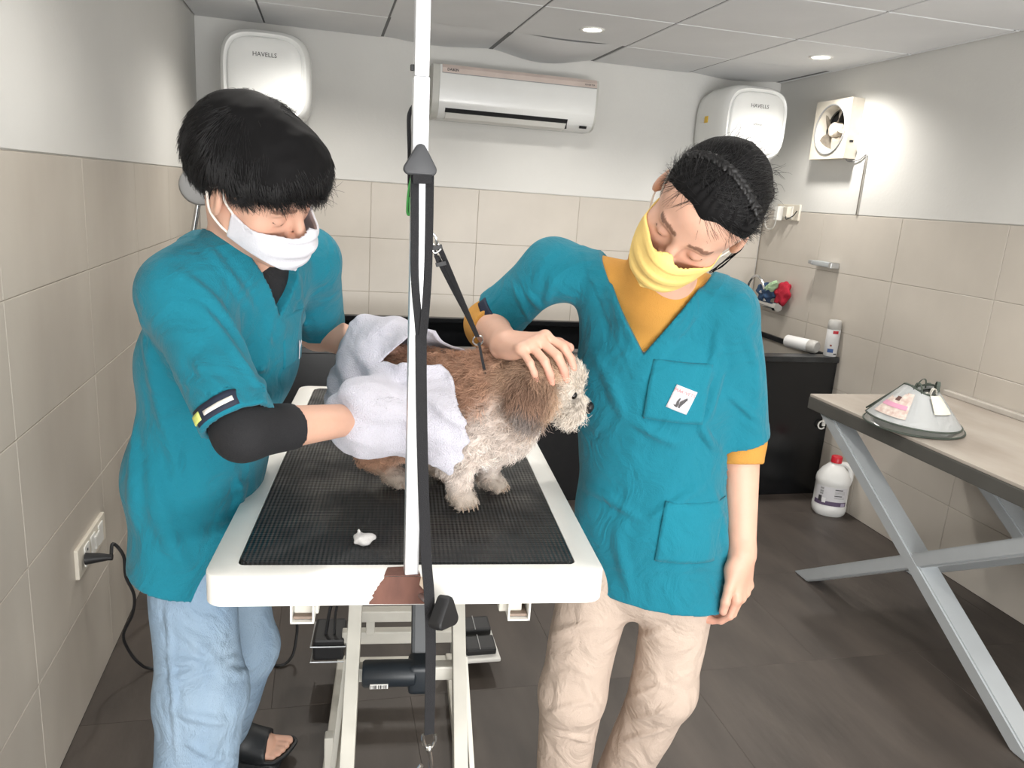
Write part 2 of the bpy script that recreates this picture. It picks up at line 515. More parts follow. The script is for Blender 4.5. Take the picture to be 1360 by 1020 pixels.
ends = M('grey_white_plastic', (200, 200, 194), .45)
obj('end_cap', extrude_x([(y * .97, z) for y, z in prof], -hw, -hw + .035), ends, t, 50); obj('end_cap', extrude_x([(y * .99, z) for y, z in prof], hw - .012, hw), ends, t, 50)
obj('casing', extrude_x(prof, -hw + .035, hw - .012), WHITE_GLOSS, t, 50)
ACC = M('pinkish_strip', (205, 190, 182), .4)
obj('top_strip', extrude_x([(-.2025, .222), (-.2015, .246), (-.19, .263), (-.19, .25), (-.198, .222)], -hw + .045, hw - .014), ACC, t)
obj('strip_line', extrude_x([(-.2035, .2195), (-.2035, .2225), (-.19, .2225), (-.19, .2195)], -hw + .045, hw - .014), GREYP, t)
obj('air_slot', extrude_x([(-.1785, .030), (-.1905, .050), (-.186, .052), (-.172, .034)], -hw + .07, hw - .16), BLACKP, t)
obj('louver', extrude_x([(-.105, -.006), (-.16, .004), (-.183, .028), (-.179, .03), (-.155, .012), (-.105, 0)], -hw + .075, hw - .166), WHITE_PLASTIC, t)
obj('louver', box(B(), (hw - .163, -.178, .004), (hw - .160, -.15, .034)), BLACKP, t)
obj('display_window', extrude_x([(-.171, .012), (-.179, .025), (-.17, .026), (-.16, .014)], hw - .085, hw - .045), BLACKP, t)
lettering('lettering', 'DAIKIN', .018, INK, t, (1, 0, 0), (0, .02, 1), (-hw + .10, -.2035, .237), True)
lettering('lettering', 'INVERTER', .013, INK, t, (1, 0, 0), (0, .02, 1), (hw - .055, -.2035, .235))

# ------------------------------------------------------------------ exhaust fan on the right wall
FY, FZ = 3.73, 1.93
t = thing('exhaust_fan', 'dusty off-white exhaust fan high on the right wall', 'fan', (XR, FY, FZ))
S = .148
bm = B()   # square frame with a round opening, x axis points into the room (-x)
N = 32
sq = []; ci = []
for k in range(N):
    a = 2 * PI * k / N; c, s = math.cos(a), math.sin(a); m_ = max(abs(c), abs(s))
    sq.append((S * c / m_, S * s / m_)); ci.append((.122 * c, .122 * s))
fr = [bm.verts.new((-.07, y, z)) for y, z in sq]; fi = [bm.verts.new((-.07, y, z)) for y, z in ci]
bk = [bm.verts.new((0, y * 1.0, z * 1.0)) for y, z in sq]; ii = [bm.verts.new((-.02, y * .86, z * .86)) for y, z in ci]
for k in range(N):
    j = (k + 1) % N
    bm.faces.new((fr[k], fr[j], fi[j], fi[k])); bm.faces.new((fr[k], bk[k], bk[j], fr[j])); bm.faces.new((fi[k], fi[j], ii[j], ii[k]))
obj('frame', bm, OFFWHITE, t, 30)
obj('collar', tube(B(), [(-.072, .124 * math.cos(a), .124 * math.sin(a)) for a in np.linspace(0, 2 * PI, 41)[:-1]], .005, 6, closed=True), GREYP, t, True)
obj('dark_backing_disc', lathe(B(), [(0, 0), (.107, 0)], 32, mat_from((0, 1, 0), (0, 0, 1), (-1, 0, 0), (-.006, 0, 0))), BLACKP, t)  # black disc paints the dark of the fan's interior; wall behind is solid
DUST = M('dusty_blade', (204, 196, 184), .7, c2=(160, 150, 138), scale=24)
obj('hub', lathe(B(), [(0, .062), (.03, .06), (.038, .05), (.04, .015), (0, .012)], 24, mat_from((0, 1, 0), (0, 0, 1), (-1, 0, 0), (0, 0, 0))), DUST, t, 40)
for k in range(5):
    bm = B(); a0 = 2 * PI * k / 5 + .5; grid = []
    for i in range(5):
        rr = .034 + (.112 - .034) * i / 4; rowv = []
        for j in range(5):
            u = j / 4 - .5; wd = .40 + .16 * math.sin(PI * i / 4)
            a = a0 + u * wd * 1.5; rowv.append(bm.verts.new((-.036 - u * .034, rr * math.cos(a), rr * math.sin(a))))
        grid.append(rowv)
    for i in range(4):
        for j in range(4): bm.faces.new((grid[i][j], grid[i][j + 1], grid[i + 1][j + 1], grid[i + 1][j]))
    r_ = bmesh.ops.solidify(bm, geom=bm.faces[:], thickness=.0025)
    obj('blade', bm, DUST, t, True)
obj('pull_switch', box(B(), (-.05, -S - .012, -.07), (-.035, -S + .002, -.058), .002), BLACKP, t)
obj('power_cord', tube(B(), [(-.02, -.10, -S), (-.012, -.12, -S - .012), (-.006, -.19, -S - .005), (-.005, -.24, -S + .02), (-.006, -.24, -S - .02)], .0035, 6, 4), GREYP, t, True)
t = thing('cable_conduit', 'thin cable trunking running down the right wall from the fan', 'cable', (XR, 3.49, 1.5))
obj('conduit', box(B(), (-.007, -.006, .004), (-.0005, .006, .28), .001), M('painted_trunking', (176, 172, 164), .7, var=.15, scale=30), t)
obj('grime_line', box(B(), (-.0085, -.0035, .006), (-.0065, .002, .27)), DIRT, t)

# ------------------------------------------------------------------ power points


def socket_plate(name, label, o, x, y, z, w_, h_, mods):
    """x along the wall, y up, z out of the wall"""
    t = thing(name, label, 'socket', o)
    m4 = mat_from(x, y, z, (0, 0, 0))
    bm = B(); box(bm, (-w_ / 2, -h_ / 2, -.002), (w_ / 2, h_ / 2, .01), .003, 2, m4); obj('plate', bm, OFFWHITE, t)
    return t, m4


t, m4 = socket_plate('wall_socket', 'white three-gang socket plate low on the left wall with a plugged black cord', (XL, 2.19, .447), (0, -1, 0), (0, 0, 1), (1, 0, 0), .26, .085, 3)
for k, cx in enumerate((.06, .0, -.075)):
    bm = B(); box(bm, (cx - .021, -.03, .009), (cx + .021, .03, .0135), .002, 2, m4); obj('socket_face', bm, WHITE_PLASTIC, t)
    if k == 0:
        for hx, hz in ((-.009, -.012), (.009, -.012), (0, .014)):
            bm = B(); lathe(bm, [(0, .0142), (.0042, .0142), (.0042, .012)], 10, m4 @ Matrix.Translation((cx + hx, hz, 0))); obj('pin_hole', bm, BLACKP, t)
for k in range(3):
    bm = B(); box(bm, (-.052 + k * .017, -.018, .012), (-.038 + k * .017, .02, .017 + .001 * k), .002, 2, m4); obj('switch', bm, WHITE_PLASTIC, t)
cord = thing('power_cord', 'black power cord running from the left wall socket across the floor to the grooming table', 'cord', (XL + .02, 2.1, .447))
o0 = Vector((XL + .02, 2.1, .447))
obj('plug', tube(B(), [(-.004, 0, 0), (.03, .0, .002), (.062, -.005, .004)], [.017, .013, .007], 10), BLACKP, cord, True)
pts = [(XL + .08, 2.095, .451)] + [tuple(at(px_, py_, y_)) for px_, py_, y_ in ((150, 722, 2.12), (164, 738, 2.13), (167, 765, 2.14), (178, 790, 2.15), (176, 815, 2.16), (164, 842, 2.18), (170, 862, 2.2), (184, 880, 2.21))]
pts += [(-.50, 2.235, .006), (-.4, 2.25, .006), (-.3, 2.255, .006), (-.2, 2.25, .006), (-.13, 2.20, .006), (-.09, 2.22, .02), (-.075, 2.235, .09), (-.075, 2.24, .135)]
pts = [Vector(p) - o0 for p in pts]
obj('cable', tube(B(), pts, .0045, 8, 6), BLACKP, cord, True)
obj('strain_relief', tube(B(), [pts[0] + Vector((-.006, 0, 0)), pts[0] + Vector((.004, 0, 0))], .009, 10), BLACKP, cord, True)

t, m4 = socket_plate('wall_socket', 'white double socket box on the right wall beside the corner with a white plug', (XR, 4.10, 1.495), (0, -1, 0), (0, 0, 1), (-1, 0, 0), .23, .09, 2)
for cx in (-.055, .03):
    bm = B(); box(bm, (cx - .025, -.034, .009), (cx + .025, .034, .014), .002, 2, m4); obj('socket_face', bm, WHITE_PLASTIC, t)
bm = B(); box(bm, (-.075, -.05, .012), (-.04, .03, .05), .004, 2, m4); obj('plug', bm, WHITE_PLASTIC, t)
bm = B(); box(bm, (.0, -.03, .012), (.04, .03, .04), .004, 2, m4); obj('adapter', bm, OFFWHITE, t)
bm = B(); tube(bm, [m4 @ Vector(p) for p in ((.03, -.02, .035), (.06, -.04, .05), (.09, -.02, .03), (.11, .01, .02))], .003, 6, 5); obj('dark_lead', bm, BLACKP, t, True)
bm = B(); tube(bm, [m4 @ Vector(p) for p in ((-.058, -.048, .04), (-.07, -.085, .04), (-.12, -.105, .03), (-.18, -.10, .02), (-.22, -.07, .012), (-.225, .02, .012))], .0035, 6, 5); obj('white_lead', bm, WHITE_PLASTIC, t, True)

# ------------------------------------------------------------------ soap rail, tap, cloths
t = thing('soap_holder', 'short grey metal soap rail fixed to the right wall tiles', 'rail', (XR, 3.66, 1.235))
obj('rail', box(B(), (-.05, -.085, -.012), (-.002, .085, .014), .006), SILVER, t, True)
obj('end_clip', box(B(), (-.056, .07, -.006), (-.03, .10, .014), .004), GREYP, t)
obj('end_clip', box(B(), (-.054, -.10, -.016), (-.002, -.08, .016), .004), STEEL, t)
t = thing('mixer_tap', 'chrome wall mixer tap with a hose above the tub\'s right end', 'tap', (XR, 4.12, .95))
obj('body', lathe(B(), [(0, -.15), (.026, -.15), (.028, -.12), (.02, -.115), (.02, .1), (.028, .105), (.026, .14), (0, .14)], 18, mat_from((1, 0, 0), (0, 0, -1), (0, 1, 0), (-.06, 0, 0))), CHROME, t, 40)
for yy in (-.075, .075):
    obj('wall_flange', lathe(B(), [(.012, 0), (.03, .002), (.026, .012), (.012, .02), (.012, .06)], 16, mat_from((0, 1, 0), (0, 0, 1), (-1, 0, 0), (0, yy, 0))), CHROME, t, 40)
obj('handle', tube(B(), [(-.06, .0, .015), (-.065, 0, .05), (-.10, -.0, .075)], [.012, .009, .008], 8, 3), CHROME, t, True)
obj('spout', tube(B(), [(-.08, .06, -.01), (-.12, .06, -.03), (-.14, .06, -.075), (-.12, .06, -.10), (-.10, .06, -.095)], .011, 10, 4), CHROME, t, True)
obj('shower_hose', tube(B(), [(-.07, -.02, .02), (-.075, -.0, .09), (-.085, .05, .15), (-.09, .11, .15), (-.09, .16, .09), (-.085, .17, .0), (-.08, .16, -.12), (-.08, .15, -.25)], .0085, 8, 5), CHROME, t, True)


def cloth_blob(name, label, o, size, mat, seed, tilt=0):
    bm = B(); bmesh.ops.create_icosphere(bm, subdivisions=4, radius=1)
    rg = np.random.default_rng(seed); ph = rg.uniform(0, 6, 6)
    for v in bm.verts:
        a = math.atan2(v.co.y, v.co.z)
        k = 1 + .10 * math.sin(5 * a + 3 * v.co.x + ph[0]) + .07 * math.sin(9 * v.co.z + 4 * v.co.y + ph[1]) + .05 * math.sin(14 * v.co.y + ph[2])
        v.co = Vector((v.co.x * size[0] * k, v.co.y * size[1] * k, v.co.z * size[2] * k))
    bmesh.ops.rotate(bm, matrix=Matrix.Rotation(tilt, 3, 'X'), verts=bm.verts)
    ob = obj(name, bm, mat, None, True); ob.location = o; tagit(ob, label, 'cloth', 'cloths hung over the tap'); return ob


cloth_blob('wash_cloth', 'bright red wash cloth hung behind the wall tap', (XR - .035, 3.985, 1.03), (.028, .065, .075), M('red_cloth', (176, 30, 52), .9, bump=.5, bscale=200), 3, .5)
cloth_blob('wash_cloth', 'pale green wash cloth folded over the wall tap', (XR - .062, 4.07, 1.055), (.024, .07, .028), M('pale_green_cloth', (168, 196, 158), .9, bump=.5, bscale=200), 5, -.5)
cloth_blob('wash_cloth', 'dark blue wash cloth bunched on top of the wall tap', (XR - .055, 4.13, 1.015), (.032, .085, .055), M('navy_cloth', (34, 48, 72), .9, c2=(60, 92, 130), scale=18, bump=.5, bscale=200), 8, .1)

# ------------------------------------------------------------------ bottles on the tub rim
BOTW = M('white_bottle', (226, 226, 226), .35, var=.02)
CLEARCAP = M('translucent_cap', (188, 186, 182), .3)


def bottle(label, o, rot):
    t = thing('shampoo_bottle', label, 'bottle', o, 0, 'shampoo bottles on the tub corner'); t.rotation_euler = rot
    R = .034
    obj('body', lathe(B(), [(0, 0), (R - .003, 0), (R, .004), (R, .14), (R - .004, .15), (.02, .155), (0, .155)], 28), BOTW, t, 40)
    obj('cap', lathe(B(), [(R - .002, .142), (R + .001, .146), (R - .001, .185), (R - .006, .192), (0, .192)], 28), CLEARCAP, t, 40)
    bm = B()

    def patch(a0, a1, z0, z1, mat, nm):
        bm = B(); n = 8
        a = [bm.verts.new(((R + .0006) * math.cos(math.radians(a0 + (a1 - a0) * k / n)), (R + .0006) * math.sin(math.radians(a0 + (a1 - a0) * k / n)), z0)) for k in range(n + 1)]
        b = [bm.verts.new((v.co.x, v.co.y, z1)) for v in a]
        for k in range(n): bm.faces.new((a[k], a[k + 1], b[k + 1], b[k]))
        obj(nm, bm, mat, t, True)
    patch(215, 262, .122, .138, RED, 'red_label')
    patch(190, 240, .022, .042, M('blue_print', (58, 92, 150), .5), 'blue_print')
    patch(245, 275, .012, .018, INK, 'small_print')
    patch(205, 222, .055, .064, M('brown_print', (150, 80, 70), .5), 'dog_print')
    return t


bottle('white shampoo bottle standing upright on the tub corner', (2.609, 3.468, TZ + .0005), (0, 0, .25))
bottle('white shampoo bottle lying on its side on the tub rim', (2.488, 3.69, TZ + .0352), (Matrix.Rotation(.36, 3, 'Z') @ Matrix.Rotation(PI / 2, 3, 'X') @ Matrix.Rotation(1.9, 3, 'Z')).to_euler())

# ------------------------------------------------------------------ jug on the floor
t = thing('shampoo_jug', 'white plastic gallon jug with a red cap on the floor by the tub', 'jug', (2.545, 3.19, 0), -.5)
JUG = M('white_jug', (222, 222, 220), .38, var=.02)
sec = []
for z, s in ((0, .80), (.012, .93), (.03, .98), (.05, .98), (.055, .95), (.165, .95), (.17, .98), (.185, .98), (.2, .95), (.235, .72), (.262, .42), (.27, .26), (.285, .25)):
    sec.append([(.085 * s * abs(math.cos(a)) ** .8 * math.copysign(1, math.cos(a)), .08 * s * abs(math.sin(a)) ** .8 * math.copysign(1, math.sin(a)), z) for a in np.linspace(0, 2 * PI, 37)[:-1]])
bm = B(); RR = [[bm.verts.new((p[0] - max(0, (z_ - .2)) * .0, p[1], p[2])) for p in s] for s, z_ in zip(sec, [s[0][2] for s in sec])]
for A, C in zip(RR, RR[1:]):
    for k in range(36): bm.faces.new((A[k], A[(k + 1) % 36], C[(k + 1) % 36], C[k]))
bm.faces.new(RR[0][::-1]); bm.faces.new(RR[-1])
obj('body', bm, JUG, t, 45)
obj('handle', tube(B(), [(.012, 0, .27), (.045, 0, .268), (.072, 0, .245), (.078, 0, .2), (.074, 0, .17)], [.012, .013, .014, .015, .014], 10, 4), JUG, t, True)
obj('cap', lathe(B(), [(.02, .272), (.027, .275), (.027, .303), (.024, .307), (0, .307)], 24), RED, t, 40)


def jpatch(a0, a1, z0, z1, mat, nm, off=.0008):
    bm = B(); n = 12; v0 = []; v1 = []
    for k in range(n + 1):
        a = math.radians(a0 + (a1 - a0) * k / n)
        x = (.085 * .95 + off) * abs(math.cos(a)) ** .8 * math.copysign(1, math.cos(a)); y = (.08 * .95 + off) * abs(math.sin(a)) ** .8 * math.copysign(1, math.sin(a))
        v0.append(bm.verts.new((x, y, z0))); v1.append(bm.verts.new((x, y, z1)))
    for k in range(n): bm.faces.new((v0[k], v0[k + 1], v1[k + 1], v1[k]))
    obj(nm, bm, mat, t, True)


jpatch(200, 320, .062, .16, M('label_paper', (206, 205, 208), .5), 'label')
jpatch(200, 320, .062, .085, PURPLE, 'purple_band', .0014)
jpatch(222, 236, .08, .11, INK, 'pet_silhouette', .0018); jpatch(238, 252, .076, .102, BOTW, 'white_pet_print', .002)
jpatch(296, 314, .064, .08, M('pale_purple', (170, 160, 184), .5), 'picture_panel', .002)
for z in (.148, .14, .134, .128, .116, .11, .104): jpatch(272, 306 if z not in (.148, .116) else 296, z, z + (.0045 if z in (.148, .116) else .002), INK if z in (.148, .116) else GREYP, 'text_line', .0018)
for z in (.145, .13, .118): jpatch(226, 240, z, z + .009, GREYP, 'text_line', .0018)

# ------------------------------------------------------------------ steel bench on the right with X legs
BX0, BX1, BY0, BY1, BZ = 1.955, XR - .004, 1.28, 2.685, .77
O = (BX0, BY0, 0)
t = thing('work_bench', 'grey marble topped bench with silver X-shaped legs along the right wall', 'bench', O)
obj('top_frame', box(B(), loc(O, BX0, BY0, BZ - .062), loc(O, BX1, BY1, BZ - .012), .004), BENCHEDGE, t)
obj('marble_top', box(B(), loc(O, BX0 + .002, BY0 + .002, BZ - .012), loc(O, BX1, BY1 - .002, BZ), .003), MARBLE, t)
obj('wall_upstand', box(B(), loc(O, BX1 - .03, BY0, BZ), loc(O, BX1, BY1, BZ + .022), .004), M('polished_edge', (196, 190, 182), .2), t)
for X in (BX0 + .05, BX1 - .12):
    y0, y1 = 1.46, 2.555
    ym, zm = (y0 + y1) / 2, (BZ - .06) / 2
    a = (X, y1 + .01, .0); b = (X, y0 - .01, BZ - .062)
    c = (X, y1 + .02, BZ - .062); d = (X, y0, .0)
    for p, q in ((a, b), (c, d)):
        sx = .0 if (p, q) == (a, b) else -.003
        # mitred ends: a parallelogram section cut level at floor and top
        bm = B(); hy = .048
        poly = [(p[1] - hy, p[2]), (p[1] + hy, p[2]), (q[1] + hy, q[2]), (q[1] - hy, q[2])]
        prism(bm, poly, -.04, .04 - sx, mat_from((0, 1, 0), (0, 0, 1), (1, 0, 0), (X - BX0 + sx / 2, -BY0, 0)))
        bmesh.ops.bevel(bm, geom=bm.edges[:], offset=.006, segments=2, affect='EDGES')
        obj('leg', bm, SILVER, t)
obj('rail', box(B(), loc(O, BX0 + .08, BY1 - .12, BZ - .10), loc(O, BX1 - .1, BY1 - .07, BZ - .062), .003), SILVER, t)
obj('rail', box(B(), loc(O, BX0 + .08, BY0 + .19, BZ - .10), loc(O, BX1 - .1, BY0 + .24, BZ - .062), .003), SILVER, t)

# ------------------------------------------------------------------ plastic cone collars on the bench
PIPING = M('dark_green_piping', (72, 80, 72), .7)
CONEW = M('white_cone_plastic', (226, 228, 228), .28, var=.015)
CONEC = M('clear_cone_plastic', (190, 192, 186), .25, var=.03)
CONEC.node_tree.nodes['Principled BSDF'].inputs['Transmission Weight'].default_value = .6
PRINT = M('pink_brown_print', (222, 196, 196), .6, c2=(196, 120, 140), scale=55)


def collar(label, o, rb, rt, h, a0, a1, mat, tilt, printed):
    t = thing('cone_collar', label, 'pet collar', o, 0, 'plastic cone collars on the bench'); t.rotation_euler = tilt
    n = 48; A = [math.radians(a0 + (a1 - a0) * k / n) for k in range(n + 1)]
    bot = [Vector((rb * math.cos(a), rb * math.sin(a), .004)) for a in A]
    top = [Vector((rt * math.cos(a), rt * math.sin(a), h + .012 * math.cos(2 * a))) for a in A]
    bm = B(); th = .0012
    v = [[bm.verts.new(p) for p in bot], [bm.verts.new(p) for p in top]]
    for k in range(n): bm.faces.new((v[0][k], v[0][k + 1], v[1][k + 1], v[1][k]))
    bmesh.ops.solidify(bm, geom=bm.faces[:], thickness=th)
    obj('cone_sheet', bm, mat, t, 60)
    obj('piping', tube(B(), bot, .0035, 6), PIPING, t, True); obj('piping', tube(B(), top, .0038, 6), PIPING, t, True)
    obj('piping', tube(B(), [bot[0], top[0]], .0035, 6), PIPING, t, True); obj('piping', tube(B(), [bot[-1], top[-1]], .0035, 6), PIPING, t, True)
    for f in (.18, .34, .52, .72):
        k = int(f * n); p = top[k]; q = (top[min(k + 4, n)] - p).normalized()
        obj('belt_loop', tube(B(), [p + Vector((0, 0, -.012)), p + Vector((0, 0, .016)) + q * .004, p + q * .014 + Vector((0, 0, .024)), p + q * .026 + Vector((0, 0, .012)), p + q * .03 + Vector((0, 0, -.012))], .003, 6, 4, flat=(p.normalized().cross(Vector((0, 0, 1))).cross(Vector((0, 0, 1))), .011, .0025)), PIPING if f != .34 else CREAM, t)
    if printed:
        def cpatch(f0, f1, u0, u1, m, nm, off):
            bm = B(); g0 = []; g1 = []
            for k in range(9):
                a = math.radians(a0 + (a1 - a0) * (f0 + (f1 - f0) * k / 8))
                for u, gl in ((u0, g0), (u1, g1)):
                    r_ = rb + (rt - rb) * u + off; gl.append(bm.verts.new((r_ * math.cos(a), r_ * math.sin(a), .004 + (h - .004) * u)))
            for k in range(8): bm.faces.new((g0[k], g0[k + 1], g1[k + 1], g1[k]))
            obj(nm, bm, m, t, True)
        cpatch(.05, .2, .18, .88, M('print_paper', (222, 214, 204), .6, c2=(190, 160, 150), scale=60), 'printed_label', .0065)
        cpatch(.05, .19, .42, .54, M('magenta_print', (212, 150, 176), .6), 'pink_band', .008)
        cpatch(.10, .13, .62, .74, M('brown_ink', (96, 62, 56), .7), 'brown_mark', .008)
        cpatch(.32, .44, .45, .92, M('cream_paper', (226, 220, 204), .6), 'cream_label', .0045)
    return t


collar('clear cone collar with dark piping underneath the white one on the bench', (2.075, 2.235, BZ + .001), .166, .058, .122, 128, 470, CONEC, (0, 0, 0), False)
collar('white cone collar with pink printed label stacked on the clear one', (2.06, 2.225, BZ + .027), .158, .055, .118, 150, 490, CONEW, (.03, .03, 0), True)

# ------------------------------------------------------------------ grooming table
TZT = .873
RZ = -.0939
F0 = Vector((.1425, 1.1245, 0))
RT = Matrix.Rotation(RZ, 3, 'Z')
table = thing('grooming_table', 'white electric grooming table with a black ribbed rubber mat', 'table', F0, RZ)
W2, TL = .325, 1.2


def t_local(p): return RT.inverted() @ (Vector(p) - F0)


bm = B()
outer = [(x, y + TL / 2) for x, y in rrect(2 * W2, TL, .03, 6)]; inner = [(x, y + TL / 2) for x, y in rrect(2 * W2 - .09, TL - .075, .012, 6)]
def ringverts(poly, z): return [bm.verts.new((x, y, z)) for x, y in poly]
o_t, o_b, i_t, i_b = ringverts(outer, TZT - .002), ringverts(outer, TZT - .052), ringverts(inner, TZT), ringverts(inner, TZT - .03)
o_m = ringverts([(x * .994, (y - TL / 2) * .997 + TL / 2) for x, y in outer], TZT)
for a, b in ((o_b, o_t), (o_t, o_m), (o_m, i_t), (i_t, i_b)):
    n = len(a)
    for k in range(n): bm.faces.new((a[k], a[(k + 1) % n], b[(k + 1) % n], b[k]))
bm.faces.new(i_b); bm.faces.new(o_b)
obj('top_frame', bm, TABLEWHITE, table, 50)
bm = B(); prism(bm, [(x, y + TL / 2) for x, y in rrect(2 * W2 - .096, TL - .081, .012, 6)], TZT - .03, TZT + .0035)
bmesh.ops.bevel(bm, geom=[e_ for e_ in bm.edges if all(v.co.z > TZT for v in e_.verts)], offset=.004, segments=3, affect='EDGES')
obj('rubber_mat', bm, RUBBER, table, 40)
# bare, rusty patch where the arm is clamped: ragged outline on the top border and down the front
rg = np.random.default_rng(5)
edge = [(-.045, .0), (-.052, -.015), (-.06, -.03), (-.068, -.049), (-.03, -.0495), (.02, -.0495), (.034, -.047), (.028, -.032), (.02, -.02), (.013, 0)]
fine = []
for (xa, ya), (xb, yb) in zip(edge, edge[1:] + edge[:1]):
    for k in range(5):
        j = 0 if (k == 0 or abs(ya - yb) < .002) else rg.uniform(-.0022, .0022)
        fine.append((xa + (xb - xa) * k / 5 + j, ya + (yb - ya) * k / 5))
edge = fine
obj('rust_patch', prism(B(), edge, 0, .0012, mat_from((1, 0, 0), (0, 0, 1), (0, -1, 0), (0, -.0, TZT - .001))), RUST, table)
obj('rust_patch', prism(B(), [(-.045, -.001), (.013, -.001), (.01, .018), (-.004, .03), (-.04, .027), (-.043, .012)], 0, .0012, Matrix.Translation((0, 0, TZT))), RUST, table)
obj('tape_scrap', prism(B(), [(.014, .0), (.032, -.004), (.035, -.012), (.03, -.022), (.02, -.024), (.012, -.014)], 0, .002, mat_from((1, 0, 0), (0, 0, 1), (0, -1, 0), (0, -.001, TZT - .001))), M('old_tape', (226, 214, 196), .6, c2=(180, 150, 120), scale=60), table)
obj('worn_paint', prism(B(), [(.06, -.004), (.088, -.003), (.09, -.018), (.066, -.02), (.058, -.012)], 0, .0006, mat_from((1, 0, 0), (0, 0, 1), (0, -1, 0), (0, -.0, TZT - .001))), M('worn_enamel', (216, 204, 192), .6, c2=(232, 230, 226), scale=90), table)
# two channel brackets under the front
for s, px in ((-1, 402), (1, 683)):
    cx = t_local(at(px, 825, 1.16)).x
    bm = B(); w_ = .019
    for lo, hi in (((-w_, 0, 0), (-w_ + .003, .25, .038)), ((w_ - .003, 0, 0), (w_, .25, .038)), ((-w_, 0, 0), (w_, .25, .003))): box(bm, (cx + lo[0], .012 + lo[1], TZT - .092 + lo[2]), (cx + hi[0], .012 + hi[1], TZT - .052 + (hi[2] - .038 if hi[2] > .01 else -.037)), 0)
    bmesh.ops.remove_doubles(bm, verts=bm.verts[:], dist=.0001)
    obj('channel_bracket', bm, TABLEWHITE, table, kind=None)
    obj('channel_lining', box(B(), (cx - w_ + .004, .02, TZT - .088), (cx + w_ - .004, .25, TZT - .083)), M('brown_rust', (140, 124, 112), .8, var=.2, scale=40), table)
# scissor lift
for s in (-1, 1):
    X = s * .121 + .008
    obj('lift_arm', bar(B(), (X, .06, .055), (X + s * .0, .82, TZT - .06), .03, .045), CREAM, table)
    obj('arm_brace', bar(B(), (s * .132 + .008, .44, .43), (s * .165 + .006, .24, .07), .012, .036), CREAM, table)
    obj('base_rail', box(B(), (s * .17 - .02, .0, .0), (s * .17 + .02, 1.05, .035), .004), CREAM, table)
    obj('base_post', box(B(), (s * .17 - .011, .50, .035), (s * .17 + .011, .53, .17), .004), CREAM, table)
    obj('top_rail', box(B(), (s * .17 - .02, .03, TZT - .085), (s * .17 + .02, 1.1, TZT - .052), .003), CREAM, table)
obj('cross_bar', box(B(), (-.11, .42, .38), (.125, .45, .415), .004), CREAM, table)
obj('cross_bar', box(B(), (-.15, .90, .24), (.15, .935, .275), .004), CREAM, table)
obj('cross_bar', box(B(), (-.17, .92, .155), (.17, .95, .195), .004), CREAM, table)
obj('upright', box(B(), (-.10, .905, .195), (-.075, .93, .24), .003), CREAM, table)
obj('base_cross_bar', box(B(), (-.15, 1.0, 0), (.15, 1.04, .035), .004), CREAM, table)
obj('base_cross_bar', box(B(), (-.15, .02, 0), (.15, .06, .035), .004), CREAM, table)
DGREY = M('dark_grey_motor', (72, 75, 78), .45); NAVY = M('dark_motor_cap', (30, 36, 42), .4)
obj('actuator_tube', bar(B(), (.042, .46, .42), (.035, .62, .80), .05, .045, (1, 0, 0), .008), DGREY, table)
m = obj('motor', lathe(B(), [(0, 0), (.026, 0), (.03, .004), (.03, .115), (.026, .12), (0, .12)], 24, mat_from((0, 0, 1), (0, 1, 0), (-1, 0, 0), (.03, .41, .41))), NAVY, table, 40)
obj('barcode_label', box(B(), (-.072, .3785, .392), (-.032, .381, .403)), WHITE_PLASTIC, m)
for k in range(9): obj('barcode_line', box(B(), (-.070 + k * .004, .3775, .393), (-.0685 + k * .004 + .0008 * (k % 3), .3788, .401)), INK, m)
obj('gear_housing', box(B(), (.012, .385, .365), (.07, .45, .44), .014, 3), NAVY, table, 40)
# foot pedals and control box on the base
pa = t_local(atz(633, 858, .07))
P4 = Matrix.Translation(pa) @ Matrix.Rotation(.08, 4, 'Z')
bm = B(); box(bm, (-.05, -.075, -.012), (.065, .12, 0), .004, 2, P4); obj('pedal_plate', bm, WHITE_PLASTIC, table)
for k in range(2):
    bm = B(); box(bm, (-.042, -.05 + k * .095, 0), (.055, .02 + k * .095, .028), .008, 2, P4 @ Matrix.Rotation(.12, 4, 'X')); p_ = obj('foot_pedal', bm, BLACKP, table)
    bm = B(); box(bm, (.0, -.05 + k * .095, .028), (.003, .02 + k * .095, .03), .0006, 1, P4 @ Matrix.Rotation(.12, 4, 'X')); obj('pedal_ridge', bm, GREYP, p_)
bm = B(); lathe(bm, [(0, 0), (.012, 0), (.012, .09), (0, .09)], 12, Matrix.Translation(pa + Vector((-.075, -.03, 0))) @ Matrix.Rotation(-.3, 4, 'X')); obj('spring_tube', bm, STEEL, table, 40)
pb = t_local(atz(437, 862, .13))
bm = B(); box(bm, (-.045, -.03, -.02), (.045, .09, .05), .008, 2, Matrix.Translation(pb)); obj('control_box', bm, BLACKP, table)
for zz in (-.02, .03):
    obj('box_cradle', tube(B(), [pb + Vector(p) for p in ((-.05, .1, zz), (-.05, -.036, zz), (.05, -.036, zz), (.05, .1, zz))], .0025, 6), STEEL, table)
obj('box_lead', tube(B(), [pb + Vector(p) for p in ((-.01, .0, .05), (-.0, .02, .12), (.02, .06, .2), (.05, .1, .26))], .005, 6, 4), BLACKP, table, True)
obj('box_lead', tube(B(), [pb + Vector(p) for p in ((.015, .0, .05), (.02, .03, .13), (.06, .08, .22))], .004, 6, 4), BLACKP, table, True)
obj('pedal_lead', tube(B(), [pa + Vector(p) for p in ((-.03, .1, .03), (-.06, .1, .08), (-.12, .08, .06), (-.14, .1, .2))], .0035, 6, 4), BLACKP, table, True)

